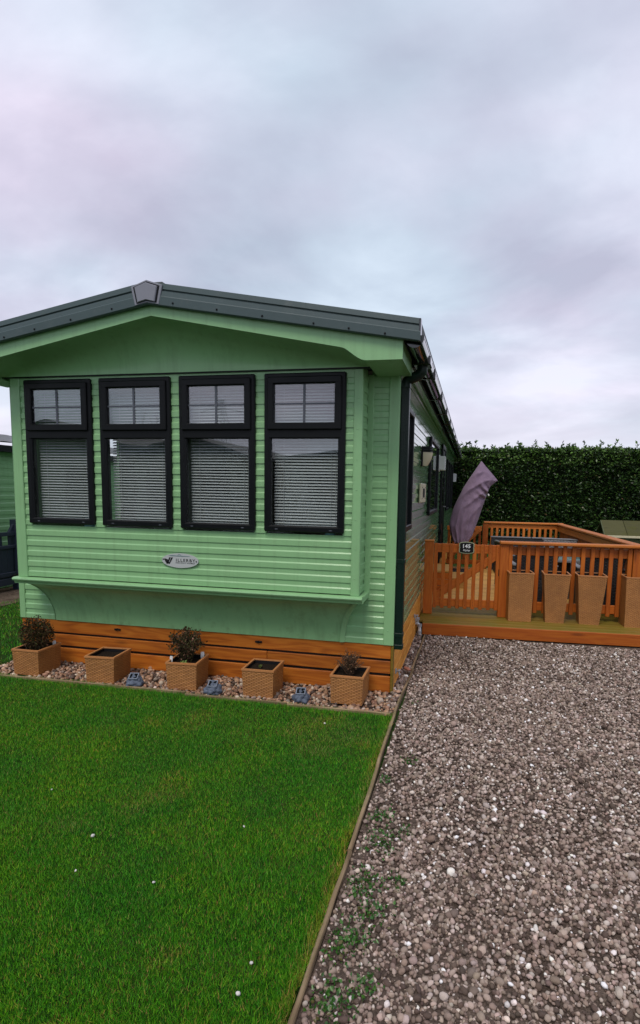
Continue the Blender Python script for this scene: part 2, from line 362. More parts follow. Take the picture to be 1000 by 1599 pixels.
def tag(o, label=None, cat=None, group=None, kind=None):
    if label: o['label'] = label
    if cat: o['category'] = cat
    if group: o['group'] = group
    if kind: o['kind'] = kind
    return o
def empty(name, loc=(0, 0, 0), rotz=0, label=None, cat=None, group=None):
    o = bpy.data.objects.new(name, None); COL.objects.link(o); o.location = loc; o.rotation_euler = (0, 0, rotz)
    o.empty_display_size = 0.1
    return tag(o, label, cat, group)
BC = {}
def board(name, size, m, parent, loc, rot=(0, 0, 0), bevel=0.004):
    """a plank centred on its own origin with its length along local X; alike planks share one mesh"""
    k = (name, tuple(round(x, 4) for x in size), m.name)
    if k not in BC: BC[k] = B().box((0, 0, 0), size, bevel).mesh(name, m)
    return link(name, BC[k], parent, loc, rot)
def text(body, size, m, parent, loc, rot, ext=0.001, shear=0.0, offset=0.0, spacing=1.0, name='lettering', width=None):
    cu = bpy.data.curves.new(name, 'FONT'); cu.body = body; cu.size = size; cu.extrude = ext; cu.align_x = 'CENTER'; cu.align_y = 'CENTER'
    cu.shear = shear; cu.offset = offset; cu.space_character = spacing; cu.resolution_u = 3
    o = bpy.data.objects.new('tmp_text', cu); COL.objects.link(o)
    dg = bpy.context.evaluated_depsgraph_get(); me = bpy.data.meshes.new_from_object(o.evaluated_get(dg))
    bpy.data.objects.remove(o); me.materials.clear(); me.materials.append(m)
    t = link(name, me, parent, loc, rot)
    if width:
        xs = [v.co.x for v in me.vertices]; w = max(xs)-min(xs); k = width/w
        for v in me.vertices: v.co.x *= k
    return t
def npmesh(name, verts, faces, m, tint=None, smooth=False, parent=None):
    """verts (n,3), faces (m,k) of one size; tint per vertex"""
    me = bpy.data.meshes.new(name); nv, (nf, k) = len(verts), faces.shape
    me.vertices.add(nv); me.vertices.foreach_set('co', verts.astype(np.float32).ravel())
    me.loops.add(nf*k); me.loops.foreach_set('vertex_index', faces.astype(np.int32).ravel())
    me.polygons.add(nf); me.polygons.foreach_set('loop_start', np.arange(0, nf*k, k, dtype=np.int32))
    me.update(calc_edges=True)
    if smooth: me.polygons.foreach_set('use_smooth', np.ones(nf, bool))
    if tint is not None:
        a = me.color_attributes.new('tint', 'FLOAT_COLOR', 'POINT')
        c = np.ones((nv, 4), np.float32); c[:, :3] = tint; a.data.foreach_set('color', c.ravel())
    me.materials.append(m); me.update()
    return link(name, me, parent)
def snoise(x, y, s, seed=0.0):
    return np.array([mnoise.noise((a*s+seed, b*s-seed, seed)) for a, b in zip(x, y)])

# ------------------------------------------------------------------ the ground
def sheet(name, x0, x1, y0, y1, z, m):
    return tag(B().quad([(x0, y0, z), (x1, y0, z), (x1, y1, z), (x0, y1, z)]).build(name, m), kind='structure')
sheet('ground', -400, 400, -400, 400, -0.040, GROUNDM)
sheet('lawn', -16, 0.075, -9, -0.47, -0.012, LAWNM)
sheet('side_lawn', -16, -3.46, -0.47, 14, -0.016, LAWNM)
sheet('path', -7.4, -5.45, -1, 12, -0.011, PATHM)
sheet('driveway', 0.12, 9, -9, 2.6, -0.016, DRIVEM)
sheet('stone_bed', -3.5, 0.075, -0.47, 0.3, -0.022, BEDM)
sheet('stone_strip', 0.0, 0.085, -0.47, 2.5, -0.018, BEDM)

# ---- loose stones
def ico(sub):
    bm = bmesh.new(); bmesh.ops.create_icosphere(bm, subdivisions=sub, radius=1.0)
    v = np.array([x.co for x in bm.verts]); f = np.array([[q.index for q in p.verts] for p in bm.faces]); bm.free(); return v, f
def stones(name, pos, rad, cols, sub, flat=(0.55, 0.9)):
    n = len(pos); v, f = ico(sub); k = len(v)
    var = []
    for q in range(14):
        d = np.array([1 + 0.30*mnoise.noise(Vector(p)*1.1 + Vector((q*7.3, q*3.1, 0))) + 0.10*mnoise.noise(Vector(p)*2.7 + Vector((q*1.3, 5, q))) for p in v])
        var.append(v*d[:, None])
    var = np.array(var)[rng.integers(0, 14, n)]
    sc = np.stack([rng.uniform(0.85, 1.25, n), rng.uniform(0.7, 1.0, n), rng.uniform(*flat, n)], 1)*rad[:, None]
    P = var*sc[:, None, :]
    a = rng.uniform(0, 6.283, n); tx = rng.normal(0, 0.45, n); ty = rng.normal(0, 0.45, n)
    ca, sa = np.cos(a), np.sin(a)
    def rot(P, c, s, i, j):
        Q = P.copy(); Q[:, :, i] = P[:, :, i]*c[:, None]-P[:, :, j]*s[:, None]; Q[:, :, j] = P[:, :, i]*s[:, None]+P[:, :, j]*c[:, None]; return Q
    P = rot(P, np.cos(tx), np.sin(tx), 1, 2); P = rot(P, np.cos(ty), np.sin(ty), 0, 2); P = rot(P, ca, sa, 0, 1)
    P = P + pos[:, None, :]
    F = f[None]+(np.arange(n)*k)[:, None, None]
    return P.reshape(-1, 3), F.reshape(-1, 3), np.repeat(cols, k, 0)
def pal(n, cols, w, jit=0.16):
    c = np.array(cols)[rng.choice(len(cols), n, p=np.array(w)/sum(w))]
    return np.clip(c*np.exp(rng.normal(0, jit, (n, 1)))*np.exp(rng.normal(0, 0.022, (n, 3))), 0, 0.85)
GP = [(0.235, 0.174, 0.140), (0.34, 0.265, 0.220), (0.092, 0.064, 0.050), (0.48, 0.405, 0.355), (0.76, 0.71, 0.67), (0.21, 0.155, 0.125)]
GW = [0.31, 0.27, 0.19, 0.14, 0.035, 0.055]
def scatter(n, x0, x1, y0, y1): return rng.uniform(x0, x1, n), rng.uniform(y0, y1, n)
def drive_piece(n, x0, x1, y0, y1, sub, r0):
    x, y = scatter(n, x0, x1, y0, y1)
    rad = r0*np.exp(rng.normal(0, 0.27, n))
    z = -0.017 + rad*rng.uniform(-0.1, 1.3, n) + 0.004*snoise(x, y, 1.1, 3.3)
    c = pal(n, GP, GW)
    dirt = (x < 0.42+0.15*snoise(x, y, 2.0, 8))       # trodden-in earth along the edging
    keep = ~(dirt & (rng.random(n) < 0.34*np.clip(1-(x-0.13)/0.20, 0, 1)))
    return stones('g', np.stack([x, y, z], 1)[keep], rad[keep], c[keep], sub)
parts = [drive_piece(8000, 0.126, 1.32, -3.25, -1.9, 2, 0.0080), drive_piece(5500, 0.126, 1.35, -3.3, -1.9, 1, 0.0062), drive_piece(12500, 0.126, 1.85, -1.95, -0.7, 1, 0.0086), drive_piece(16500, 0.122, 2.15, -0.75, 0.6, 1, 0.0088), drive_piece(15000, 0.128, 2.6, 0.5, 1.93, 1, 0.0090),
         drive_piece(7500, 1.3, 3.0, -3.3, -1.5, 1, 0.010), drive_piece(9500, 2.1, 4.4, -1.5, 1.93, 1, 0.0115), drive_piece(4000, 3.0, 4.6, -3.3, -1.5, 1, 0.012), drive_piece(1500, 0.5, 2.6, -4.4, -3.3, 1, 0.011)]
off = 0; VV, FF, CC = [], [], []
for v, f, c in parts:
    VV.append(v); FF.append(f+off); CC.append(c); off += len(v)
g = npmesh('gravel', np.concatenate(VV), np.concatenate(FF), STONEM, np.concatenate(CC), True); tag(g, 'grey brown gravel of rounded stones covering the driveway', 'gravel', kind='stuff')
n = 3600
x, y = scatter(n, -3.46, 0.07, -0.46, 0.03)
m_ = (y > -0.46+0.03*snoise(x, y, 3, 2))
x, y = x[m_], y[m_]; rad = 0.0135*np.exp(rng.normal(0, 0.28, len(x)))
PP = [(0.33, 0.19, 0.115), (0.42, 0.275, 0.185), (0.20, 0.11, 0.072), (0.52, 0.42, 0.33), (0.10, 0.07, 0.055), (0.27, 0.21, 0.17)]
PW = [0.27, 0.22, 0.2, 0.1, 0.1, 0.11]
v, f, c = stones('p', np.stack([x, y, -0.018+rad*rng.uniform(0, 0.9, len(x))], 1), rad, pal(len(x), PP, PW), 1, (0.6, 0.95))
tag(npmesh('pebbles', v, f, STONEM, c, True), 'tan and pink pebbles filling the bed in front of the skirting', 'pebbles', kind='stuff')
n = 900
x, y = scatter(n, 0.0, 0.09, -0.3, 2.1); rad = 0.0125*np.exp(rng.normal(0, 0.25, n))
v, f, c = stones('p', np.stack([x, y, -0.016+rad*rng.uniform(0, 0.8, n)], 1), rad, pal(n, GP, [0.3, 0.2, 0.3, 0.06, 0.02, 0.12]), 1, (0.6, 0.95))
tag(npmesh('side_gravel', v, f, STONEM, c, True), 'dark gravel in the narrow strip beside the side skirting', 'gravel', kind='stuff')

# ---- grass
def grass(name, x, y, h, w, cols, z0=-0.014):
    n = len(x); a = rng.uniform(0, 6.283, n); lean = rng.uniform(0.1, 0.95, n); la = rng.uniform(0, 6.283, n)
    bx, by = np.cos(a)*w/2, np.sin(a)*w/2
    z = np.full(n, z0)
    p0 = np.stack([x-bx, y-by, z], 1); p1 = np.stack([x+bx, y+by, z], 1)
    tip = np.stack([x+np.cos(la)*lean*h*0.8, y+np.sin(la)*lean*h*0.8, z+h*(1-0.3*lean)], 1)
    V = np.stack([p0, p1, tip], 1).reshape(-1, 3); k = np.arange(n)*3
    F = np.stack([k, k+1, k+2], 1)
    return tag(npmesh(name, V, F, BLADE, np.repeat(cols, 3, 0)), kind='stuff')
def gcol(n, x=None, y=None):
    c = np.array([(0.026, 0.178, 0.005), (0.042, 0.230, 0.007), (0.090, 0.305, 0.012), (0.015, 0.105, 0.005), (0.15, 0.24, 0.030), (0.20, 0.165, 0.06)])
    o = 1.14*c[rng.choice(6, n, p=[.3, .3, .14, .18, .05, .03])]*np.exp(rng.normal(0, 0.17, (n, 1)))
    if x is not None:          # worn straw coloured blades mixed in where the turf is thin, and along the timber edging
        w = np.clip((snoise(x, y, 1.7, 21)+0.6*snoise(x, y, 4.5, 3)-0.25)*1.3, 0, 0.40)
        w = np.maximum(w, np.clip((x-0.045-0.025*snoise(x, y, 2.5, 6))/0.05, 0, 0.62)*(y < -0.6))
        k = rng.random(n) < w
        st = np.array([(0.17, 0.24, 0.035), (0.27, 0.225, 0.085), (0.12, 0.25, 0.02)])[rng.choice(3, n, p=[.4, .2, .4])]*np.exp(rng.normal(0, 0.2, (n, 1)))
        o[k] = st[k]
    return o
n = 470000
y = -3.45+3.02*rng.random(n)**1.15
xl = -3.6+(-0.45-y)*0.93; x = xl-0.35+(0.105-xl+0.35)*rng.random(n)
edge = -0.45+0.035*snoise(x, y, 2.2, 1.0)
k = (y < edge) & (x < 0.096+0.022*snoise(y, x, 3.0, 5)+0.012*snoise(y, x, 11.0, 2))
x, y = x[k], y[k]
h = rng.uniform(0.012, 0.026, len(x))*(1+0.25*snoise(x, y, 2.0, 4)); h = np.where((y > -0.56) | (x > 0.03), h*1.5, h)
m2 = 95000
xo = rng.uniform(-7.5, 0.06, m2); yo = rng.uniform(-4.6, -0.5, m2)
k = (xo < -3.9+(-0.45-yo)*0.93) | ((yo < -3.4) & (xo < 0.06))
xo, yo = xo[k], yo[k]
ws = np.concatenate([rng.uniform(0.0019, 0.0033, len(x)), rng.uniform(0.005, 0.009, len(xo))]); h = np.concatenate([h, rng.uniform(0.014, 0.03, len(xo))])
x = np.concatenate([x, xo]); y = np.concatenate([y, yo])
tag(grass('lawn_grass', x, y, h, ws, gcol(len(x), x, y)), 'short mown green lawn with paler worn patches', 'grass')
n = 60000
x = rng.uniform(-7.6, -3.5, n); y = rng.uniform(-0.45, 7.0, n)
k = ~((x > -7.2) & (x < -5.6) & (snoise(x, y, 1.1, 2) > -0.12))
x, y = x[k], y[k]
tag(grass('side_grass', x, y, rng.uniform(0.02, 0.05, len(x)), rng.uniform(0.005, 0.009, len(x)), gcol(len(x)), -0.018), 'rougher grass between the two caravans', 'grass')
# weeds growing through the gravel along the edging
def leafcloud(name, P, D, Ls, Ws, cols, m, parent=None, fold=0.25):
    n = len(P); D = D/np.linalg.norm(D, axis=1)[:, None]
    rnd = rng.normal(0, 1, (n, 3)); Sd = np.cross(D, rnd); Sd /= np.linalg.norm(Sd, axis=1)[:, None]+1e-9
    Nn = np.cross(Sd, D)
    a = P; t = P+D*Ls[:, None]; mid = P+D*(Ls*0.45)[:, None]
    l = mid+Sd*(Ws/2)[:, None]+Nn*(Ws*fold)[:, None]; r = mid-Sd*(Ws/2)[:, None]+Nn*(Ws*fold)[:, None]
    V = np.stack([a, l, t, r], 1).reshape(-1, 3); k = np.arange(n)*4
    F = np.concatenate([np.stack([k, k+1, k+2], 1), np.stack([k, k+2, k+3], 1)])
    return npmesh(name, V, F, m, np.repeat(cols, 4, 0), parent=parent)
cl = []
for cx, cy, r_, nn in [(0.20, -1.75, .06, 150), (0.27, -1.15, .05, 90), (0.24, -1.95, .07, 200), (0.20, -2.25, .07, 260), (0.27, -2.4, .06, 160), (0.21, -2.55, .08, 300), (0.30, -2.72, .05, 120), (0.20, -2.80, .07, 240), (0.33, -2.2, .05, 70), (0.33, -1.85, .04, 60), (0.17, -1.4, .04, 60), (0.2, -0.2, .03, 25), (0.23, -3.0, .08, 220)]:
    q = rng.normal(0, r_*0.62, (nn, 2))+0.35*r_*np.array([(math.sin(k*2.4), math.cos(k*1.7)) for k in rng.integers(0, 5, nn)]); cl.append(np.stack([np.clip(cx+q[:, 0]*0.8, 0.145, 1), cy+q[:, 1], rng.uniform(-0.01, 0.008, nn)], 1))
P = np.concatenate(cl); P = P[rng.random(len(P)) < 0.62]; n = len(P)
D = rng.normal(0, 0.9, (n, 3)); D[:, 2] = np.abs(D[:, 2])*0.5+0.25
wc = np.array([(0.03, 0.11, 0.015), (0.05, 0.14, 0.02), (0.02, 0.07, 0.01), (0.10, 0.09, 0.03)])[rng.choice(4, n, p=[.4, .3, .2, .1])]
w = leafcloud('weeds', P, D, rng.uniform(0.010, 0.022, n), rng.uniform(0.008, 0.015, n), wc, LEAFM)
tag(w, 'small green weeds creeping through the gravel beside the timber edging', 'weeds', kind='stuff')

# ---- timber edging
ed = empty('timber_edging', (0.11, -0.4, 0), 0, 'weathered timber edging strip between lawn and gravel driveway', 'edging')
segs = [(-4.6, -2.05, 0.118, 0.106), (-2.04, -0.42, 0.106, 0.088), (-0.41, 0.62, 0.086, 0.112), (0.63, 1.93, 0.100, 0.116)]
for y0, y1, xa, xb in segs:
    a = math.atan2(xb-xa, y1-y0); Ln = y1-y0
    bb = B(); nseg = 40
    for k_ in range(nseg):
        pass
    bm = bb.bm; rings = []
    for k_ in range(nseg+1):
        t = k_/nseg; xx = -Ln/2+Ln*t
        wv = 0.007*mnoise.noise((xx*1.6, y0, 2.0))+0.003*mnoise.noise((xx*6, y0, 7.0))
        j = [0.004*mnoise.noise((xx*4, q*3.1, y0)) for q in range(6)]
        rings.append([bm.verts.new(p) for p in ((xx, -0.009+j[0]+wv, -0.05), (xx, -0.0095+j[1]*.6+wv, 0.000+j[4]), (xx, -0.006+j[2]*.6+wv, 0.005+j[5]), (xx, 0.006+j[3]*.6+wv, 0.004+j[4]), (xx, 0.0095+j[0]*.6+wv, -0.002), (xx, 0.009+j[2]+wv, -0.05))])
    for p, q in zip(rings, rings[1:]):
        for i in range(6): bm.faces.new((p[i], p[(i+1) % 6], q[(i+1) % 6], q[i]))
    bm.faces.new(rings[0]); bm.faces.new(rings[-1][::-1])
    o = bb.build('edging_board', EDGEW, ed, ((xa+xb)/2-0.11, (y0+y1)/2+0.4, 0), (0, 0, R(90)-a))
fe = empty('lawn_edging', (-0.9, -0.475, 0), 0, 'thin timber edging half sunk between lawn and pebble bed', 'edging')
for x0, x1 in ((-3.4, -1.55), (-1.54, -0.72), (-0.71, 0.06)):
    board('edging_board', (x1-x0, 0.016, 0.05), EDGEW, fe, ((x0+x1)/2+0.9, 0.0+random.uniform(-.004, .004), -0.014), (0, 0, R(1.6)))

# ------------------------------------------------------------------ the holiday caravan
WD = 3.443; Z1 = 0.382; YB = -0.237; LEN = 12.0
BXL, BXR = -3.216, -0.231
cv = empty('static_caravan', (0, 0, 0), 0, 'pale green static caravan with bay front, dark roof edge and orange timber skirting', 'caravan')
CH = 0.0885            # one siding course
def siding_mesh(Lx, name='siding_board'):
    k = ('sid', round(Lx, 4))
    if k not in BC:
        pts = [(0.010, 0.0), (-0.011, 0.0), (-0.011, 0.040), (-0.004, 0.050), (-0.004, CH), (0.010, CH)]
        BC[k] = B().prism(pts, 'X', 0, Lx).mesh(name, GREEN)
    return BC[k]
def course(x0, x1, y, z, m=None):
    return link('siding_board', siding_mesh(x1-x0), cv, (x0, y, z))
# windows of the bay
WC, WSP, WW, WZT, WZB = -1.7137, 0.70045, 0.625, 2.447, 1.274
wins = [(WC+(k-1.5)*WSP-WW/2, WC+(k-1.5)*WSP+WW/2) for k in range(4)]
inset = 0.012
z = 0.815; gaps = [BXL+0.06]
zs = []
while z < 2.46: zs.append(z); z += CH
for z in zs:
    if z+CH <= WZB+0.055:
        course(BXL+0.07, BXR-0.05, YB, z)
    else:
        xs = [BXL+0.07]+[q for w_ in wins for q in (w_[0]+inset, w_[1]-inset)]+[BXR-0.05]
        for a, b in zip(xs[::2], xs[1::2]): course(a, b, YB, z)
# bay header strip, corner trims, sides
B().b2(BXL+0.07, BXR-0.05, YB-0.012, YB+0.03, 2.4375, 2.466).build('bay_header', GREEN, cv)
for x0, x1, nm in ((BXL-0.004, BXL+0.085, 'corner_trim'), (BXR-0.062, BXR+0.004, 'corner_trim')):
    B().b2(x0, x1, YB-0.020, YB+0.020, 0.806, 2.4662, 0.004).build(nm, GREEN, cv)
for xx, s in ((BXR, 1), (BXL, -1)):
    bb = B()
    for z in zs:
        prof = [(s*(-0.01)+xx, z), (xx, z), (xx, z+0.040), (xx-s*0.006, z+0.05), (xx-s*0.006, z+CH), (s*(-0.01)+xx, z+CH)]
        bb.prism(prof, 'Y', YB+0.021, -0.015)
    tag(bb.build('bay_side_wall', GREEN, cv), kind='stuff')
# ledge under the bay
lp = [(0.02, 0.806), (-0.045, 0.806), (-0.062, 0.800), (-0.066, 0.790), (-0.060, 0.779), (-0.046, 0.776), (-0.040, 0.768), (-0.036, 0.752), (-0.020, 0.750), (0.02, 0.750)]
B().prism([(YB+a, b) for a, b in lp], 'X', BXL-0.035, BXR+0.035).build('bay_ledge', GREEN, cv, smooth=True, angle=40)
for xx, s in ((BXR+0.036, -1), (BXL-0.036, 1)):
    B().b2(min(xx, xx+s*0.05), max(xx, xx+s*0.05), YB+0.022, -0.013, 0.752, 0.8055, 0.006).build('bay_ledge', GREEN, cv)
# swooping panel under the bay
def swoop(u, v):
    a = v*math.pi/2
    yy = (YB-0.030)+(-0.020-(YB-0.030))*math.sin(a)**1.0
    zz = 0.3815+(0.752-0.3815)*math.cos(a)
    f = 1-math.cos(a)
    xl = -3.212+0.145*(1-math.cos(a))**0.5*0.95; xr = -0.240-0.185*(1-math.cos(a))**0.5
    f2 = math.sin(a)**1.3
    xl = -3.205+0.14*f2; xr = -0.245-0.175*f2
    return (xl+(xr-xl)*u, yy, zz)
B().grid(swoop, 30, 22).build('curved_apron', GREENDIRTY, cv, smooth=True)
bb = B(); prev = None; ring = []
for i in range(19):                                             # moulded edge of the apron, right side then left
    v = i/18; p = Vector(swoop(1, v)); ring.append(p)
bb.grid(lambda u, v: (lambda q: (q[0]+0.040*u-0.002, q[1]-0.010+(0.012 if u > 0.5 else 0), q[2]))(swoop(1, v)), 3, 19)
bb.grid(lambda u, v: (lambda q: (q[0]+0.038, q[1]+0.002+(-0.018-q[1])*u, q[2]))(swoop(1, v)), 2, 19)
bb.build('apron_trim', GREEN, cv, smooth=True, angle=35)
B().grid(lambda u, v: (lambda q: (q[0]-0.004, q[1]-0.006+(-0.014-q[1]+0.006)*u, q[2]))(swoop(0, v)), 2, 19).build('apron_trim', GREEN, cv)
# main front wall beside the bay
z = Z1+4*CH
while z < 2.45:
    course(-0.205, -0.055, -0.003, z); z += CH
bl = [Z1+i*CH for i in range(5)]
for z in bl:
    link('siding_board', siding_mesh(0.48), cv, (-WD+0.05, -0.003, z))
    if z < Z1+3.5*CH: link('siding_board', siding_mesh(0.415), cv, (-0.47, -0.003, z))
B().b2(-0.070, 0.004, -0.020, 0.012, Z1-0.003, 2.47, 0.004).build('corner_trim', GREEN, cv)
B().b2(-0.0045, 0.0125, -0.018, 0.060, Z1-0.002, 2.468, 0.003).build('corner_trim', GREEN, cv)
B().b2(-WD-0.004, -WD+0.056, -0.020, 0.04, Z1-0.003, 2.47, 0.004).build('corner_trim', GREEN, cv)
B().b2(-0.236, -0.188, -0.019, 0.010, 0.735, 2.47, 0.003).build('corner_trim', GREEN, cv)
# screws on the trims
bb = B()
for i in range(9):
    zz = 0.5+i*0.22
    for xx, yy in ((-0.035, -0.0215), (-0.210, -0.0205)):
        if xx < -0.1 and zz < 0.8: continue
        bb.box((xx, yy, zz), (0.008, 0.004, 0.008), 0.002)
    if zz > 0.85: bb.box((BXR-0.03, YB-0.0215, zz), (0.008, 0.004, 0.008), 0.002)
tag(bb.build('screw_heads', GREEN, cv), kind='stuff')
# long side wall: boards run the whole length
sm = B().prism([(-0.010, 0.0), (0.011, 0.0), (0.011, 0.040), (0.004, 0.050), (0.004, CH), (-0.010, CH)], 'Y', 0, LEN-0.03).mesh('siding_board', GREENSIDE)
z = Z1
while z < 2.44:
    link('siding_board', sm, cv, (-0.004, 0.03, z)); z += CH
B().b2(-0.008, 0.012, 0.062, LEN, 2.450, 2.52).build('frieze_board', GREENSIDE, cv)
B().b2(0.0125, 0.030, 0.062, LEN, 2.482, 2.497, 0.004).build('cornice_strip', GREENSIDE, cv)
# closed shell: far end, left wall with a window opening, floor
B().b2(-WD, -0.012, LEN-0.03, LEN, Z1, 2.5).build('rear_wall', GREEN, cv)
bb = B()
for y0, y1, z0, z1 in ((0.04, 0.55, Z1, 2.5), (1.75, LEN-.03, Z1, 2.5), (0.55, 0.95, Z1, 2.5), (1.5, 1.75, Z1, 2.5), (0.95, 1.5, Z1, 1.15), (0.95, 1.5, 2.25, 2.5)): bb.b2(-WD, -WD+0.03, y0, y1, z0, z1)
bb.build('left_wall', GREEN, cv)
B().b2(-WD, -0.012, 0.02, LEN, Z1-0.06, Z1-0.004).build('floor', BEIGE, cv)
bb = B()
bb.b2(-WD+.035, -0.018, 4.4, 4.43, Z1, 2.5); bb.b2(-0.035, -0.018, 0.01, 4.4, Z1, 2.5); bb.b2(-WD+.035, -0.018, 0.0, 4.4, 2.48, 2.5)
bb.b2(BXL+.02, BXR-.02, 0.02, 0.04, Z1+0.01, 1.20)                 # below the bay sill, inside
bb.build('interior_lining', BEIGE, cv)
B().b2(BXL+.02, BXR-.02, YB+0.035, 0.05, 1.20, 1.235, 0.004).build('window_board', CURT, cv)
B().b2(BXL+.012, BXR-.012, YB+0.04, 0.0, 2.478, 2.496).build('bay_ceiling', BEIGE, cv)

# ---- front windows
def ringframe(bb, x0, x1, z0, z1, wd, y0, y1, bevel=0.006):
    bb.b2(x0, x1, y0, y1, z1-wd, z1, bevel); bb.b2(x0, x1, y0, y1, z0, z0+wd, bevel)
    bb.b2(x0, x0+wd, y0+0.001, y1, z0+wd*0.6, z1-wd*0.6, bevel); bb.b2(x1-wd, x1, y0+0.001, y1, z0+wd*0.6, z1-wd*0.6, bevel)
def make_window(cx):
    H = WZT-WZB; hw = WW/2
    bb = B(); ringframe(bb, -hw, hw, 0, H, 0.046, -0.028, 0.05, 0.008)
    bb.b2(-hw+0.03, hw-0.03, -0.026, 0.05, H-0.475, H-0.392, 0.008)
    w = bb.build('window', FRAME, cv, (cx, YB-0.010, WZB))
    tag(w)
    sa = B(); ringframe(sa, -hw+0.028, hw-0.028, H-0.412, H-0.028, 0.052, -0.046, 0.0, 0.007); sa.build('sash', FRAME, w)
    bb = B(); ringframe(bb, -hw+0.040, hw-0.040, 0.034, H-0.458, 0.014, -0.020, 0.02, 0.004); bb.build('bead', FRAME, w)
    B().b2(-hw+0.07, hw-0.07, -0.022, -0.018, H-0.368, H-0.075).build('pane', GLASS, w)
    B().b2(-hw+0.046, hw-0.046, -0.006, -0.002, 0.040, H-0.465).build('pane', GLASS, w)
    g_ = B().b2(-0.0085, 0.0085, -0.0265, -0.0225, H-0.366, H-0.079).b2(-hw+0.078, hw-0.078, -0.0262, -0.0226, H-0.228, H-0.217); g_.build('glazing_bar', BARM, w)
    bl_ = B(); nz = int((H-0.09)/0.0225)
    tilt = random.uniform(0.52, 0.68)
    for i in range(nz):
        zz = 0.045+i*0.0225; q = random.uniform(-0.0012, 0.0012)
        d = 0.0125
        cy, sy = math.cos(tilt)*d, math.sin(tilt)*d
        bl_.quad([(-hw+0.052, 0.075-cy, zz-sy+q), (hw-0.052, 0.075-cy, zz-sy-q), (hw-0.052, 0.075, zz+0.0022-q), (-hw+0.052, 0.075, zz+0.0022+q)])
        bl_.quad([(-hw+0.052, 0.075, zz+0.0022+q), (hw-0.052, 0.075, zz+0.0022-q), (hw-0.052, 0.075+cy, zz+sy-q), (-hw+0.052, 0.075+cy, zz+sy+q)])
    o = bl_.build('blind', SLATM, w); tag(o, kind='stuff')
    c_ = B()
    for xx in (-hw+0.13, hw-0.12, hw-0.085): c_.tube([(xx, 0.060, 0.05), (xx, 0.060, H-0.06)], 0.0014, 4)
    c_.b2(-hw+0.05, hw-0.05, 0.055, 0.095, H-0.085, H-0.05); c_.build('blind_cord', SLATM, w)
    v = B()
    for xx in (-hw+0.10, hw-0.10): v.box((xx, -0.0285, 0.02), (0.022, 0.003, 0.007), 0.001)
    v.build('drain_cap', BARM, w)
    return w
for k in range(4): make_window(WC+(k-1.5)*WSP)

# ---- gable: fascia, cove, end boxes, verge, ridge cap
YF, YR = -0.563, -0.600
RX, RZ = -1.722, 3.032           # ridge of the verge
def vt(x, side=1): return RZ-0.1745*abs(x-RX)      # top of verge at x
def ft(x): return 2.888-0.1697*abs(x-RX)            # top of the fascia
def fb(x):                                          # lower edge of the fascia (arch)
    d = abs(x-RX); e = 1.813-d       # distance to the end of the fascia
    base = 2.809-0.1895*d
    if d < 1.40: return base
    s = min(1, max(0, (d-1.40)/0.175)); s = s*s*(3-2*s)
    return base*(1-s)+2.4535*s
xs = [RX+sgn for sgn in np.concatenate([np.linspace(-1.813, -1.36, 26), np.linspace(-1.2, 1.2, 9), np.linspace(1.36, 1.813, 26)])]
pts0 = [(x, fb(x)) for x in xs]+[(xs[-1], ft(xs[-1])+0.004), (RX, ft(RX)+0.004), (xs[0], ft(xs[0])+0.004)]
bb = B()
cols = [[bb.bm.verts.new(q) for q in ((x, YF, fb(x)), (x, YF, ft(x)+0.004), (x, YF+0.035, ft(x)+0.004), (x, YF+0.035, fb(x)))] for x in xs]
for p, q in zip(cols, cols[1:]):
    for i in range(4): bb.bm.faces.new((p[i], p[(i+1) % 4], q[(i+1) % 4], q[i]))
bb.bm.faces.new(cols[0]); bb.bm.faces.new(cols[-1][::-1])
bb.build('fascia', GREEN, cv)
def cove(u, v):
    x = RX-1.60+3.20*u
    zb = max(fb(x), 2.475)+0.004
    a = v*math.pi/2
    wob = 0.010*mnoise.noise((x*1.3, v*2.1, 4))
    return (x, (YF+0.034)+((YB-0.035)-(YF+0.034))*math.sin(a)**1.0 + wob*math.sin(2*a), 2.474+(zb-2.474)*math.cos(a)**0.8 if a < 1.5707 else 2.474)
B().grid(cove, 80, 26).build('gable_cove', GREEN, cv, smooth=True)
B().b2(RX-1.60, RX+1.60, YB-0.031, YB+0.02, 2.4665, 2.487).build('cove_shadow_line', FRAME, cv)  # black strip painted as the shadow line under the cove
for s in (1, -1):                                   # boxed ends of the eaves
    xo = RX+s*1.8125; xi = RX+s*1.56
    a, b = min(xo, xi), max(xo, xi)
    B().b2(a, b, YF+0.0355, 0.055 if s < 0 else -0.001, 2.4536, 2.575, 0.0).build('eaves_box', GREEN, cv)
# long side soffit
B().b2(0.0126, 0.0905, 0.0, LEN, 2.5205, 2.535).build('soffit', GREENSIDE, cv)
B().b2(0.0910, 0.105, 0.0, LEN, 2.515, 2.62).build('side_fascia', FRAME, cv)
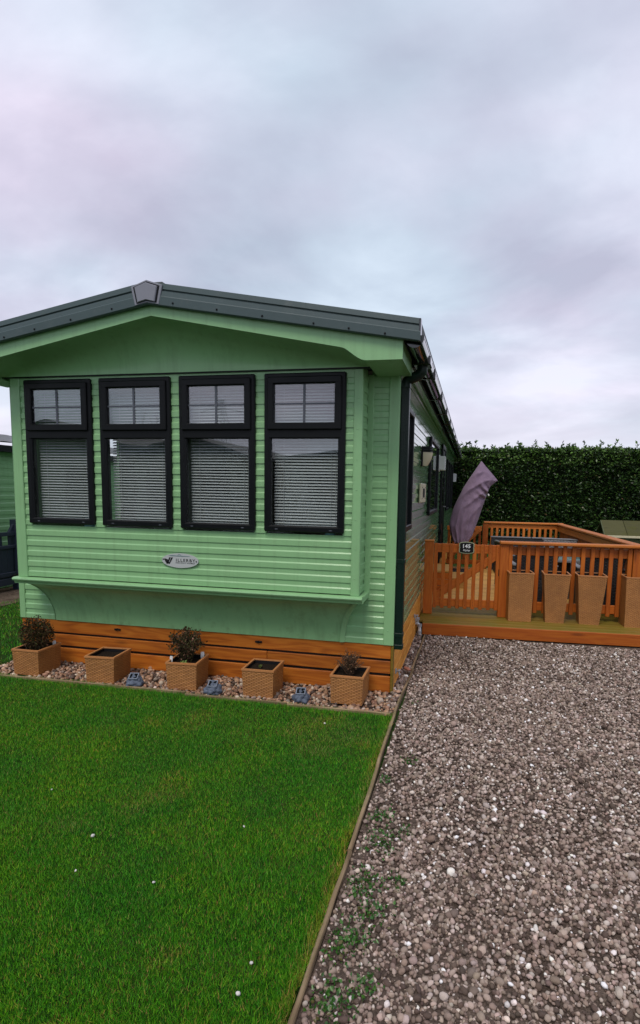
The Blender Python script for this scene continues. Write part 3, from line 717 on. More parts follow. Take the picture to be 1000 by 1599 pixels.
# verge flashing with its folds
for s in (1, -1):
    bb = B()
    prof = [(YR+0.05, 0.0), (YR, -0.002), (YR-0.003, -0.040), (YR+0.008, -0.046), (YR+0.008, -0.050), (YR-0.004, -0.055), (YR-0.006, -0.088), (YR-0.010, -0.094), (YR-0.008, -0.150), (YR-0.002, -0.156), (YR+0.03, -0.156)]
    x0, x1 = RX, RX+s*1.930
    def vg(u, v):
        i = int(round(v*(len(prof)-1))); yy, dz = prof[i]; x = x0+(x1-x0)*u
        return (x, yy, vt(x)+dz*(1-0.08*u))
    bb.grid(vg, 3, len(prof)); bb.build('verge_flashing', VERGE, cv)
    B().prism([(x1, vt(x1)-0.002), (x1, vt(x1)-0.142), (x1-s*0.012, vt(x1)-0.142), (x1-s*0.012, vt(x1)-0.002)], 'Y', YR-0.006, YR+0.06).build('verge_end', GUTTER, cv)
    sb = B()
    for dd in ([0.20, 0.53, 0.86, 1.22, 1.46, 1.70] if s > 0 else [0.28, 0.62, 0.93, 1.2, 1.5]):
        x = RX+s*dd; sb.box((x, YR-0.011, vt(x)-0.128), (0.013, 0.008, 0.013), 0.003)
    sb.build('screw', FRAME, cv)
# ridge cap
def pent(sc, y, dz=0.0, dh=0.0):
    w1, w2 = 0.122*sc, 0.092*sc
    zt = RZ+0.004-(1-sc)*0.07; h = 0.160*(1-(1-sc)*0.75)
    return [(RX-w1, y, zt-0.040*sc), (RX, y, zt), (RX+w1, y, zt-0.040*sc), (RX+w2, y, zt-h-0.008*sc), (RX, y, zt-h+0.010), (RX-w2, y, zt-h-0.008*sc)]
def pentsolid(nm, m, par, layers):
    bb = B(); prev = None
    for sc, y in layers:
        cur = [bb.bm.verts.new(p) for p in pent(sc, y)]
        if prev:
            for i in range(6): bb.bm.faces.new((prev[i], prev[(i+1) % 6], cur[(i+1) % 6], cur[i]))
        prev = cur
    bb.bm.faces.new((prev[0], prev[1], prev[4], prev[5])); bb.bm.faces.new((prev[1], prev[2], prev[3], prev[4]))
    return bb.build(nm, m, par)
cap = pentsolid('ridge_cap', CAPM, cv, ((1.0, YR+0.03), (1.0, YR-0.011), (0.96, YR-0.013)))
pentsolid('gap_shadow', FRAME, cap, ((0.85, YR-0.012), (0.845, YR-0.0140)))  # dark plate painted as the gap shadow around the raised plate
pentsolid('raised_plate', CAPM, cap, ((0.72, YR-0.013), (0.715, YR-0.022), (0.66, YR-0.026)))
# roof slabs
for s in (1, -1):
    nm = 'roof'
    bb = B(); xo = RX+s*1.925
    bb.grid(lambda u, v: (RX+(xo-RX)*u, YR+0.045+(LEN+0.25-YR)*v, vt(RX+(xo-RX)*u)-0.004+0.006*math.sin(u*60)), 30, 2)
    bb.grid(lambda u, v: (RX+(xo-RX)*u, YF+0.036+(LEN+0.2-YF)*v, vt(RX+(xo-RX)*u)-0.10), 2, 2)
    bb.b2(min(xo, xo-s*.012), max(xo, xo-s*.012), YR+0.062, LEN+0.2, vt(xo)-0.103, vt(xo)-0.010)
    bb.build(nm, ROOFM, cv)
B().b2(RX-0.09, RX+0.09, YR+0.05, LEN+0.2, RZ-0.018, RZ+0.010, 0.006).build('ridge_tile', ROOFM, cv)
# gutter along the eave with downpipe
GX, GZ = 0.165, 2.592
prof = [(0.053*math.cos(a), 0.058*math.sin(a)) for a in np.linspace(math.pi, 2*math.pi, 11)]
prof = [(-0.053, 0.008)]+prof+[(0.053, 0.012), (0.060, 0.012), (0.060, 0.0)]+[(0.058*math.cos(a), 0.064*math.sin(a)) for a in np.linspace(2*math.pi, math.pi, 11)]
B().prism([(GX+a, GZ+b) for a, b in prof], 'Y', -0.53, LEN+0.1).build('gutter', GUTTER, cv, smooth=True, angle=40)
bb = B()
for yy in np.arange(0.5, LEN, 1.1): bb.b2(GX-0.07, GX+0.067, yy, yy+0.03, GZ-0.068, GZ+0.016, 0.004)
bb.b2(GX-0.062, GX+0.067, -0.05, 0.11, GZ-0.069, GZ+0.0, 0.008)
tag(bb.build('gutter_bracket', GUTTER, cv), kind='stuff')
B().prism([(GX+a, GZ+b) for a, b in [(0.062*math.cos(q), 0.066*math.sin(q)) for q in np.linspace(math.pi, 2*math.pi, 11)]+[(0.062, 0.012), (-0.062, 0.012)]], 'Y', -0.545, -0.53).build('gutter_end', GUTTER, cv)
B().tube([(GX, 0.03, GZ-0.05), (GX, 0.03, GZ-0.10), (GX-0.02, 0.03, GZ-0.128), (0.075, 0.035, GZ-0.150), (0.050, 0.04, GZ-0.165), (0.0445, 0.04, GZ-0.21)], [0.040, 0.040, 0.040, 0.040, 0.038, 0.038], 12).build('gutter_elbow', PIPE, cv, smooth=True, angle=50)
bb = B(); bb.b2(0.0135, 0.0775, 0.010, 0.075, 0.372, 2.43, 0.007)
for i in range(5): bb.b2(0.020+i*0.012, 0.025+i*0.012, 0.0085, 0.011, 0.40, 2.42)
dp = bb.build('downpipe', PIPE, cv)
bb = B()
for zz in (2.39, 1.05, 0.46, 0.365): bb.b2(0.0105, 0.0815, 0.006, 0.079, zz-0.02, zz+0.02, 0.005)
bb.build('pipe_clip', PIPE, dp)
# ---- badge on the bay: oval plate with its lettering
def oval(a, b, n=48): return [(a*math.cos(2*math.pi*i/n), b*math.sin(2*math.pi*i/n)) for i in range(n)]
bd = B().prism(oval(0.160, 0.0585), 'Y', -0.006, 0.004).build('oval_badge', PEWTER, cv, (-1.692, YB-0.0155, 1.012))
rx = (R(90), 0, 0)
text('ILLERBY', 0.034, INK, bd, (0.048, -0.0062, 0.002), rx, 0.0008, 0, 0.0006, 1.3, width=0.168)
text('HOLIDAY HOMES', 0.0135, INK, bd, (0.045, -0.0062, -0.0185), rx, 0.0008, 0, 0.0002, 1.25, width=0.165)
bb = B()
for pts in ([(-0.142, 0.012), (-0.122, 0.012), (-0.106, -0.022), (-0.117, -0.030)], [(-0.122, 0.008), (-0.110, 0.010), (-0.093, -0.024), (-0.101, -0.030)],
            [(-0.117, -0.030), (-0.106, -0.028), (-0.080, 0.024), (-0.094, 0.024)], [(-0.101, -0.030), (-0.090, -0.028), (-0.060, 0.024), (-0.075, 0.024)]):
    bb.prism(pts, 'Y', -0.0075, -0.006)
bb.prism([(-0.148+0.006*math.cos(i), 0.006+0.006*math.sin(i)) for i in np.linspace(0, 5.6, 9)], 'Y', -0.0073, -0.006)
bb.prism([(0.143+0.006*math.cos(i), -0.003+0.006*math.sin(i)) for i in np.linspace(0, 5.6, 9)], 'Y', -0.0073, -0.006)
bb.build('emblem', INK, bd)
bb = B(); bb.prism([(-0.105, 0.036), (-0.07, 0.042), (-0.03, 0.040), (0.03, 0.040), (0.08, 0.039), (0.088, 0.036), (0.03, 0.034), (-0.06, 0.034)], 'Y', -0.0072, -0.006)
bb.prism([(-0.022, 0.0425), (-0.012, 0.050), (0.0, 0.051), (0.012, 0.044), (0.006, 0.0435), (-0.001, 0.047), (-0.012, 0.0455)], 'Y', -0.0072, -0.006)
bb.build('roof_emblem', INKG, bd)

# ---- skirting
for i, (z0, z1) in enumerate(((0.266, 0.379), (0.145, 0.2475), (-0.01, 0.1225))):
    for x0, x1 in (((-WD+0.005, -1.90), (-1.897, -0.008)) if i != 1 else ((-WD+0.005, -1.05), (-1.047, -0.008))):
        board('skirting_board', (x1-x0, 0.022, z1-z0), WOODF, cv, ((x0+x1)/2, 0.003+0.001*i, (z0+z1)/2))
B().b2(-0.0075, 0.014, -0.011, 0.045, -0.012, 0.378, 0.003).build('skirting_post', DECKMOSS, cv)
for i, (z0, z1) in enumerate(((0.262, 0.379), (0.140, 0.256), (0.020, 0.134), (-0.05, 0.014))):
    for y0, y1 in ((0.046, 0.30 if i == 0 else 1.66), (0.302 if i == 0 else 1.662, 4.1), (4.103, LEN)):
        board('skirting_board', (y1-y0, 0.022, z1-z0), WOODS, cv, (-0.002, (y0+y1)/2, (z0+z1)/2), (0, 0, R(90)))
B().b2(-WD, -0.02, 0.03, 0.05, -0.01, 0.36).build('skirting_gap_shade', DARKW, cv)  # near-black sheet, its colour standing in for shade behind the board gaps
bb = B(); bb.tube([(-1.12, -0.01, 0.325), (-1.12, -0.024, 0.325)], 0.011, 10); bb.b2(-1.15, -1.09, -0.020, -0.008, 0.317, 0.333, 0.003); bb.build('skirting_tap', BLACKP, cv)
bb = B(); bb.tube([(-2.45, -0.01, 0.335), (-2.45, -0.022, 0.335)], 0.010, 10); bb.b2(-2.475, -2.415, -0.020, -0.008, 0.327, 0.343, 0.003); bb.build('skirting_tap', BLACKP, cv)
def tapfit(y, z, nm):
    bb = B(); bb.b2(0.0095, 0.022, y-0.018, y+0.018, z-0.02, z+0.02, 0.003); bb.tube([(0.02, y, z), (0.040, y, z), (0.046, y, z-0.03)], 0.008, 8); bb.b2(0.032, 0.054, y-0.02, y+0.02, z+0.006, z+0.014, 0.002)
    bb.build(nm, STEEL, cv)
tapfit(0.16, 0.12, 'hose_connector'); tapfit(1.66, 0.258, 'hose_connector')
bb = B(); bb.tube([(0.055, 1.86, -0.02), (0.055, 1.86, 0.10), (0.03, 1.86, 0.135), (-0.01, 1.86, 0.14)], 0.019, 10)
bb.build('drain_pipe', WHITEP, cv, smooth=True, angle=60)
bb = B(); bb.tube([(0.055, 1.855, 0.10), (0.055, 1.855, 0.128)], 0.026, 10); bb.b2(0.009, 0.05, 1.80, 1.89, 0.165, 0.20, 0.004); bb.tube([(0.055, 1.855, 0.03), (0.055, 1.855, 0.05)], 0.024, 10); bb.build('pipe_collar', STEEL, cv)

# ---- side fittings
def side_window(y0, y1, z0, z1, wd=0.05, prot=0.035, panes=1):
    bb = B()
    def rf(x0, x1, y0, y1, z0, z1, wd):
        bb.b2(x0, x1, y0, y1, z1-wd, z1, 0.006); bb.b2(x0, x1, y0, y1, z0, z0+wd, 0.006)
        bb.b2(x0, x1-.001, y0, y0+wd, z0+wd*.6, z1-wd*.6, 0.006); bb.b2(x0, x1-.001, y1-wd, y1, z0+wd*.6, z1-wd*.6, 0.006)
    rf(0.005, 0.008+prot, 0, y1-y0, 0, z1-z0, wd)
    if panes == 2: bb.b2(0.005, 0.007+prot, 0.02, y1-y0-0.02, (z1-z0)*0.66, (z1-z0)*0.66+0.05, 0.006)
    w = bb.build('window', FRAME, cv, (0, y0, z0))
    B().b2(0.0085, 0.0105, wd*.7, y1-y0-wd*.7, wd*.7, z1-z0-wd*.7).build('curtain', DARKW, w)  # dark panel standing in for the unlit room behind the glass
    B().b2(0.016, 0.020, wd*.7, y1-y0-wd*.7, wd*.7, z1-z0-wd*.7).build('pane', GLASS, w)
    return w
side_window(0.20, 0.80, 1.255, 2.29)
side_window(2.95, 4.55, 1.29, 2.29)
side_window(7.7, 8.9, 1.2, 2.27); side_window(9.9, 10.9, 1.2, 2.27)
dr = B().b2(0.006, 0.045, 5.65, 5.73, 0.34, 2.40, 0.006).b2(0.006, 0.045, 6.57, 6.65, 0.34, 2.40, 0.006).b2(0.006, 0.046, 5.65, 6.65, 2.34, 2.42, 0.006).build('door', FRAME, cv)
B().b2(0.012, 0.03, 5.732, 6.568, 0.36, 2.335, 0.004).build('door_leaf', FRAME, dr)
B().b2(0.031, 0.034, 5.85, 6.45, 1.35, 2.2).build('pane', GLASS, dr)
B().tube([(0.035, 6.48, 1.32), (0.075, 6.48, 1.32), (0.078, 6.40, 1.32)], 0.009, 8).build('handle', STEEL, dr)
bb = B()
for zz in (0.62, 0.85, 2.05): bb.b2(0.046, 0.062, 5.60, 5.66, zz, zz+0.09, 0.004)
bb.build('hinge', FRAME, dr)
def whitebox(y, z, h, nm='vent_cowl'):
    bb = B().b2(0.014, 0.115, y, y+0.20, z, z+h, 0.008); bb.b2(0.008, 0.02, y-0.02, y+0.22, z-0.02, z+h+0.02, 0.004)
    w = bb.build(nm, WHITEP, cv)
    l = B()
    for i in range(5): l.b2(0.1155, 0.122, y+0.02, y+0.18, z+0.025+i*h/5.5, z+0.035+i*h/5.5)
    l.build('louvre', BARM, w)
whitebox(5.0, 1.945, 0.225); whitebox(10.95, 1.86, 0.22)
# lantern: half-round black shade with cream glass below
lt = B().b2(0.0116, 0.03, 1.86, 2.04, 1.87, 2.085, 0.004)
for i in range(3): lt.prism([(0.03, 1.86), (0.03+0.075, 1.885), (0.03+0.10, 1.95), (0.03+0.075, 2.015), (0.03, 2.04)], 'Z', 2.02+i*0.024, 2.034+i*0.024)
lo_ = lt.build('wall_lantern', FRAME, cv)
pts = []
B().grid(lambda u, v: (0.03+math.sin(math.pi*u)*(0.098-0.055*(1-v)**2), 1.95-0.085*math.cos(math.pi*u)*(1-0.25*(1-v)**2), 1.875+0.145*v), 13, 6).build('lantern_glass', CREAM, lo_, smooth=True)
# wall box with grille
bx = B().b2(0.0116, 0.035, 1.72, 2.35, 1.475, 1.685, 0.006).build('grille_box', CREAM, cv)
bb = B().b2(0.0352, 0.040, 1.95, 2.15, 1.53, 1.63, 0.002)
for yy in (1.86, 2.24):
    for zz in (1.52, 1.64): bb.box((0.036, yy, zz), (0.006, 0.02, 0.012))
bb.build('grille', BLACKP, bx)

# ---- things inside, seen through the blinds
def inside_lamp(x):
    t = empty('curtain_swag', (x, 0.02, 1.236), 0, 'white gathered curtain hanging behind the blind of the leftmost front window', 'curtain')
    B().grid(lambda u, v: ((u-0.5)*(0.06+0.10*(1-v)**2.0)+0.01*math.sin(v*3), 0.012*math.sin(u*25), 1.15*v+0.02), 20, 8).build('drape', CURT, t, smooth=True)
inside_lamp(-2.66)
def pot(x, z, r, h, label):
    o = B().tube([(0, 0, 0), (0, 0, 0.01), (0, 0, h*0.5), (0, 0, h)], [r*0.8, r*0.9, r, r*0.95], 16).build('pot', AQUA, None, (x, -0.08, z), smooth=True, angle=50)
    tag(o, label, 'pot')
pot(-2.63, 1.236, 0.055, 0.11, 'aqua pot on the sill behind the leftmost window, under a white curtain')
pot(-0.50, 1.236, 0.045, 0.12, 'aqua pot on the sill behind the window nearest the downpipe')
sf = empty('window_seat', (-1.7, 0.35, 0.4), 0, 'grey cushioned seat with a pointed cushion inside the bay', 'seat')
B().b2(-1.2, 0.75, 0.0, 0.6, 0, 0.80, 0.03).build('back_cushion', CUSH, sf)
bb = B(); bb.prism([(-0.62, 0.805), (-0.50, 0.99), (-0.30, 0.81)], 'Y', 0.05, 0.15); bb.prism([(0.05, 0.805), (0.45, 0.93), (0.70, 0.81)], 'Y', 0.05, 0.15); bb.build('cushion', CURT, sf)

# ------------------------------------------------------------------ planters in the bed
def planter(name, wt, wb, h, depth_t, depth_b, label, loc, rot, group, soil=0.03, cat='planter', wall=0.012):
    t = empty(name, loc, rot, label, cat, group)
    bb = B()
    tp = [(-wt/2, -depth_t/2), (wt/2, -depth_t/2), (wt/2, depth_t/2), (-wt/2, depth_t/2)]
    bt = [(-wb/2, -depth_b/2), (wb/2, -depth_b/2), (wb/2, depth_b/2), (-wb/2, depth_b/2)]
    zt = h-0.012; u = random.uniform(0, 1)
    for i in range(4):
        a, b, c, d = bt[i], bt[(i+1) % 4], tp[(i+1) % 4], tp[i]
        lb = math.hypot(b[0]-a[0], b[1]-a[1]); ltp = math.hypot(c[0]-d[0], c[1]-d[1])
        bb.quad([(a[0], a[1], 0), (b[0], b[1], 0), (c[0], c[1], zt), (d[0], d[1], zt)], [(u-lb/2, 0), (u+lb/2, 0), (u+ltp/2, h), (u-ltp/2, h)])
        u += ltp
    bb.quad([(p[0], p[1], 0.001) for p in bt][::-1])
    bb.build('woven_body', WEAVE, t)
    r = B()
    e_ = 0.004
    o_ = [(p[0]+math.copysign(e_, p[0]), p[1]+math.copysign(e_, p[1])) for p in tp]; i_ = [(p[0]-math.copysign(wall, p[0]), p[1]-math.copysign(wall, p[1])) for p in tp]
    for i in range(4):
        a, b, c, d = o_[i], o_[(i+1) % 4], i_[(i+1) % 4], i_[i]
        r.quad([(*a, h), (*b, h), (*c, h), (*d, h)]); r.quad([(*a, h-0.014), (*b, h-0.014), (*b, h), (*a, h)])
        r.quad([(*d, h), (*c, h), (*c, h-0.035), (*d, h-0.035)])
    r.build('rim', RIMW, t)
    ln = B()
    for i in range(4):
        c, d = i_[(i+1) % 4], i_[i]; k1 = 0.99
        ln.quad([(d[0]*k1, d[1]*k1, h-0.008), (c[0]*k1, c[1]*k1, h-0.008), (c[0]*k1*.97, c[1]*k1*.97, h-soil-0.01), (d[0]*k1*.97, d[1]*k1*.97, h-soil-0.01)])
    ln.build('liner', BLACKP, t)
    B().grid(lambda u, v: ((u-.5)*(wt-2*wall-.006), (v-.5)*(depth_t-2*wall-.006), h-soil-0.004+0.006*mnoise.noise((u*9+loc[0], v*9, 1))), 12, 12).build('soil', SOIL, t, smooth=True)
    return t
RIMW = painted('tan_rim', (0.44, 0.19, 0.065), 0.5, 0.15, 0.0, dirtamt=0.2)
GB = 'square woven planters in the pebble bed'
specs = [(-3.045, -0.285, 1, 'square tan planter holding a rounded purple-brown shrub and a white tag beyond, at the lawn corner'),
         (-2.345, -0.29, 5, 'empty square tan planter between the rounded shrub and the upright shrub'),
         (-1.635, -0.26, 6, 'square tan planter holding the upright loose shrub, below the oval badge'),
         (-0.985, -0.255, 2, 'empty square tan planter between the upright shrub and the twiggy dry plant'),
         (-0.288, -0.218, 0, 'square tan planter holding a dry twiggy plant, nearest the caravan corner')]
specs[0] = (specs[0][0], specs[0][1], specs[0][2], 'square tan planter holding the rounded bushy shrub, at the lawn side end of the bed')
for x, y, a, lb in specs:
    planter('planter', 0.252, 0.238, 0.222, 0.275, 0.262, lb, (x, y, -0.006), R(a), GB)
# shrubs
def shrub(name, loc, label, kind, gen, nstem, hgt, rad):
    t = empty(name, loc, 0, label, 'shrub')
    st = B(); tips = []
    for i in range(nstem):
        a = random.uniform(0, 6.28); r = rad*math.sqrt(random.random()); h = hgt*random.uniform(0.55, 1.0)*(1-0.35*(r/rad)**2)
        p = [(0.02*math.cos(a), 0.02*math.sin(a), 0)]
        for k in range(1, 4): p.append((r*math.cos(a)*k/3*(0.7+0.1*k)+random.gauss(0, .006), r*math.sin(a)*k/3*(0.7+0.1*k)+random.gauss(0, .006), h*k/3))
        st.tube(p, [0.0028, 0.0022, 0.0016, 0.001], 4); tips.append(p)
    st.build('stems', TWIG, t)
    P, D, Ls, Ws, Cc = gen(tips)
    o = leafcloud('leaves', P, D, Ls, Ws, Cc*np.array((1.5, 1.15, 1.1)), SHRUBL, t); tag(o, kind='stuff')
    return t
def gen_ball(n, c, r, cols, w, l=(0.012, 0.022), sq=1.0):
    def g(tips):
        v = rng.normal(0, 1, (n, 3)); v /= np.linalg.norm(v, axis=1)[:, None]
        lump = np.array([1+0.28*mnoise.noise(Vector(q)*2.3+Vector(loc_seed)) for q in v])
        rad = (rng.random(n)**0.45)*lump
        P = v*rad[:, None]*np.array(r)+np.array(c)
        P[:, 2] = np.maximum(P[:, 2], 0.0)
        D = v+rng.normal(0, 0.6, (n, 3)); D[:, 2] += 0.4
        cc = np.array(cols)[rng.choice(len(cols), n, p=w)]*np.exp(rng.normal(0, 0.25, (n, 1)))
        Ls = rng.uniform(*l, n); return P, D, Ls, Ls*rng.uniform(0.5, 0.8, n), cc
    return g
loc_seed = (1, 2, 3)
shrub('shrub', (-3.052, -0.275, 0.185), 'rounded dense bronze green shrub in the planter at the lawn end', 'a', gen_ball(3200, (0, 0, 0.135), (0.142, 0.125, 0.135), [(0.030, 0.030, 0.012), (0.055, 0.035, 0.018), (0.020, 0.022, 0.010), (0.075, 0.06, 0.028), (0.045, 0.065, 0.018)], [.3, .25, .25, .08, .12]), 26, 0.20, 0.08)
loc_seed = (5, 9, 3)
def gen_upright(tips):
    P, D = [], []
    for p in tips:
        a, b, c, d = map(Vector, p)
        for k in range(60):
            t = random.random()**0.9*3
            q = [a, b, c, d]; i = min(2, int(t)); w_ = q[i].lerp(q[i+1], t-i)
            u = Vector((random.gauss(0, 1), random.gauss(0, 1), random.gauss(0.4, 1))).normalized()
            P.append(w_+u*0.012); D.append(u+Vector((0, 0, .4)))
    n = len(P); cols = np.array([(0.030, 0.034, 0.014), (0.075, 0.05, 0.028), (0.045, 0.06, 0.02), (0.16, 0.11, 0.075), (0.018, 0.02, 0.010)])
    cc = cols[rng.choice(5, n, p=[.3, .22, .2, .08, .2])]*np.exp(rng.normal(0, 0.2, (n, 1)))
    Ls = rng.uniform(0.014, 0.024, n); return np.array(P), np.array(D), Ls, Ls*0.62, cc
shrub('shrub', (-1.655, -0.235, 0.185), 'taller loose upright shrub with small dark leaves, below the oval badge', 'b', gen_upright, 70, 0.285, 0.155)
def gen_dry(tips):
    P, D = [], []
    for p in tips:
        a, b, c, d = map(Vector, p)
        for k in range(22):
            t = random.random()*3; q = [a, b, c, d]; i = min(2, int(t)); w_ = q[i].lerp(q[i+1], t-i)
            u = Vector((random.gauss(0, 1), random.gauss(0, 1), random.gauss(0.6, .8))).normalized(); P.append(w_+u*0.004); D.append(u)
    n = len(P); cols = np.array([(0.10, 0.065, 0.035), (0.05, 0.035, 0.02), (0.20, 0.15, 0.09), (0.03, 0.025, 0.02), (0.045, 0.05, 0.02)])
    cc = cols[rng.choice(5, n, p=[.3, .25, .15, .2, .1])]*np.exp(rng.normal(0, 0.2, (n, 1)))
    Ls = rng.uniform(0.008, 0.016, n); return np.array(P), np.array(D), Ls, Ls*0.5, cc
shrub('shrub', (-0.298, -0.205, 0.185), 'sparse dry twiggy plant in the planter nearest the corner downpipe', 'c', gen_dry, 110, 0.20, 0.115)
bb = leafcloud('seedling', np.array([(0, 0, 0.0)]*9)+rng.normal(0, 0.006, (9, 3)), rng.normal(0, 1, (9, 3))+np.array((0, 0, 1.2)), rng.uniform(0.02, 0.032, 9), rng.uniform(0.012, 0.018, 9), np.array([(0.16, 0.25, 0.05)]*9), LEAFM)
bb.location = (-1.625, -0.335, 0.19); tag(bb, 'light green seedling at the foot of the upright shrub', 'seedling')
bb = leafcloud('seedling', np.array([(0, 0, 0.0)]*9)+rng.normal(0, 0.006, (9, 3)), rng.normal(0, 1, (9, 3))+np.array((0, 0, 1.2)), rng.uniform(0.02, 0.032, 9), rng.uniform(0.012, 0.018, 9), np.array([(0.12, 0.15, 0.04)]*9), LEAFM)
bb.location = (-1.02, -0.24, 0.19); tag(bb, 'small wilted sprout in the empty looking planter left of the dry plant', 'seedling')
for x, y, rz, lb in ((-2.945, -0.20, 0.2, 'white plant tag standing beside the rounded shrub'), (-1.745, -0.335, -0.2, 'white plant tag at the front edge of the upright shrub planter'), (-1.555, -0.16, 0.5, 'pale tag behind the upright shrub')):
    o = B().prism([(-0.014, 0), (0.014, 0), (0.014, 0.058), (0.009, 0.064), (-0.009, 0.064), (-0.014, 0.058)], 'Y', -0.001, 0.001).build('plant_tag', WHITEP, None, (x, y, 0.18), (R(-8), 0, rz)); tag(o, lb, 'plant tag')

# ---- rock shaped solar lights
def rock_light(x, y, rz, label, sd_):
    t = empty('solar_rock_light', (x, y, -0.004), rz, label, 'solar light', 'rock shaped solar lights in the pebble bed')
    bm = bmesh.new(); bmesh.ops.create_icosphere(bm, subdivisions=4, radius=1)
    for v in bm.verts:
        p = v.co.copy(); d = 1+0.20*mnoise.noise(p*1.4+Vector((sd_, 0, 0)))+0.42*(0.35-mnoise.voronoi(p*2.0+Vector((sd_, 2, 0)))[0][0])
        p *= d; zz = max(p.z, -0.55); k = 1-0.32*max(0, zz)
        v.co = Vector((p.x*0.072*k, p.y*0.066*k, (zz+0.5)*0.066))
    bb = B(); bb.bm.free(); bb.bm = bm; bb.build('rock_body', STONEB, t)
    rt_ = Euler((R(38), 0, 0))
    fr = B()
    for c, s in (((0, 0.029, 0), (0.074, 0.008, 0.014)), ((0, -0.029, 0), (0.074, 0.008, 0.014)), ((0.033, 0, 0), (0.008, 0.05, 0.0138)), ((-0.033, 0, 0), (0.008, 0.05, 0.0138))): fr.box(c, s, 0.001)
    fr.build('panel_frame', SOLF, t, (0, -0.014, 0.082), (R(28), 0, 0))
    B().box((0, 0, 0), (0.060, 0.052, 0.008)).build('solar_panel', GLASSD, t, (0, -0.014, 0.082), (R(28), 0, 0))
    B().box((0, 0, 0), (0.002, 0.050, 0.0086)).build('cell_line', STEEL, t, (0, -0.014, 0.082), (R(28), 0, 0))
rock_light(-2.03, -0.405, 0.25, 'grey blue rock solar light between the empty planter and the upright shrub planter', 1.0)
rock_light(-1.345, -0.40, 0.2, 'grey blue rock solar light right of the upright shrub planter', 4.0)
rock_light(-0.635, -0.375, 0.15, 'grey blue rock solar light beside the dry twiggy planter', 9.0)
o = B(); o.bm.free(); bm = bmesh.new(); bmesh.ops.create_icosphere(bm, subdivisions=2, radius=1)
for v in bm.verts: v.co = Vector((v.co.x*0.022, v.co.y*0.05, v.co.z*0.012))*(1+0.3*mnoise.noise(v.co*1.7))
o.bm = bm; tag(o.build('broken_shard', PINK, None, (0.062, 0.60, 0.008), (0, 0, R(35))), 'pink broken clay shard lying in the side gravel strip', 'shard')
# white pebbles thrown on the lawn
for x, y, sz, lb in [(-1.056, -2.235, 0.011, 'largest white pebble lying on the open lawn, left of centre'), (-0.619, -2.445, 0.007, 'small white pebble in the middle of the lower lawn'),
                 (-0.082, -2.84, 0.009, 'white pebble on the lawn lowest in view, near the timber edging'), (-0.415, -2.0, 0.005, 'tiny white pebble on the lawn halfway to the timber edging'),
                 (-0.97, -2.46, 0.005, 'tiny white pebble just below the largest one on the lawn'), (-0.086, -2.72, 0.007, 'white pebble on the lawn just above the lowest one'),
                 (-1.52, -1.94, 0.005, 'tiny white pebble on the lawn farthest to the left'), (-0.35, -0.75, 0.008, 'white pebble on the lawn close to the last planter')]:
    v, f, c = stones('p', np.array([(0, 0, 0.0)]), np.array([sz]), np.array([(0.60, 0.58, 0.55)]), 2)
    o = npmesh('white_pebble', v, f, STONEM, c, True); o.location = (x, y, 0.006)
    tag(o, lb, 'pebble', 'white pebbles scattered on the lawn')

# ------------------------------------------------------------------ decking with fence and gate
TH = R(3.2); D0 = (0.1, 1.93, 0)
ct, stn = math.cos(TH), math.sin(TH)
DZ = 0.130
dk = empty('deck', D0, TH, 'raised timber deck with mossy front boards beside the caravan', 'deck')
y = 0.0; i = 0; pitch_ = 0.122
while y < 4.95:
    x0 = (-0.078+y*stn)/ct if y > 0.06 else -0.02
    x1 = 2.66
    m_ = DECKMOSS if y < 1.0 else DECKM
    board('deck_board', (x1-x0, 0.116, 0.026), m_, dk, ((x0+x1)/2, y+0.058, DZ-0.013+random.uniform(-.001, .001)), (0, 0, 0), 0.004)
    y += pitch_; i += 1
board('front_board', (2.68, 0.024, 0.128), WOODD, dk, (1.32, -0.0125, 0.062), bevel=0.004)
B().b2(-0.0, 2.64, 0.02, 4.9, -0.03, 0.10).build('joists', DARKW, dk)
# fence round the deck
fn = empty('deck_fence', D0, TH, 'orange stained slatted timber fence around the deck', 'fence')
def post(par, x, y, top_, w=0.095, cap=False, name='post', m=WOODD):
    p = board(name, (top_-DZ, w, w), m, par, (x, y, (top_+DZ)/2), (0, R(-90), 0), 0.004)
    return p
post(fn, 0.893, 0.53, 1.000, 0.098)
post(fn, 2.36, 0.545, 1.000, 0.095)
board('handrail', (1.86, 0.13, 0.034), WOODR, fn, (0.838+0.93, 0.515, 1.018), bevel=0.008)
board('rail', (1.42, 0.034, 0.10), WOODD, fn, (1.655, 0.548, 0.925)); board('rail', (1.42, 0.034, 0.10), WOODD, fn, (1.655, 0.548, 0.275))
for i in range(16):
    x = 0.966+0.1012*i
    if abs(x-2.36) < 0.06: continue
    board('slat', (0.80, 0.046, 0.021), WOODD, fn, (x, 0.519, 0.598), (0, R(-90), R(90)) if False else (R(90), R(-90), 0), 0.003)
# right side: close boarded
board('handrail', (4.42, 0.125, 0.034), WOODR, fn, (2.37, 2.70, 1.022), (0, 0, R(90)), 0.008)
board('rail', (4.3, 0.030, 0.10), WOODR, fn, (2.345, 2.70, 0.945), (0, 0, R(90))); board('rail', (4.3, 0.034, 0.10), WOODD, fn, (2.352, 2.70, 0.30), (0, 0, R(90)))
for i in range(44):
    board('fence_board', (0.80, 0.089, 0.018), WOODD, fn, (2.383, 0.66+i*0.0945, 0.57), (R(90), R(-90), R(90)), 0.003)
for yy in (2.0, 3.4, 4.82): post(fn, 2.42, yy, 1.0, 0.09)
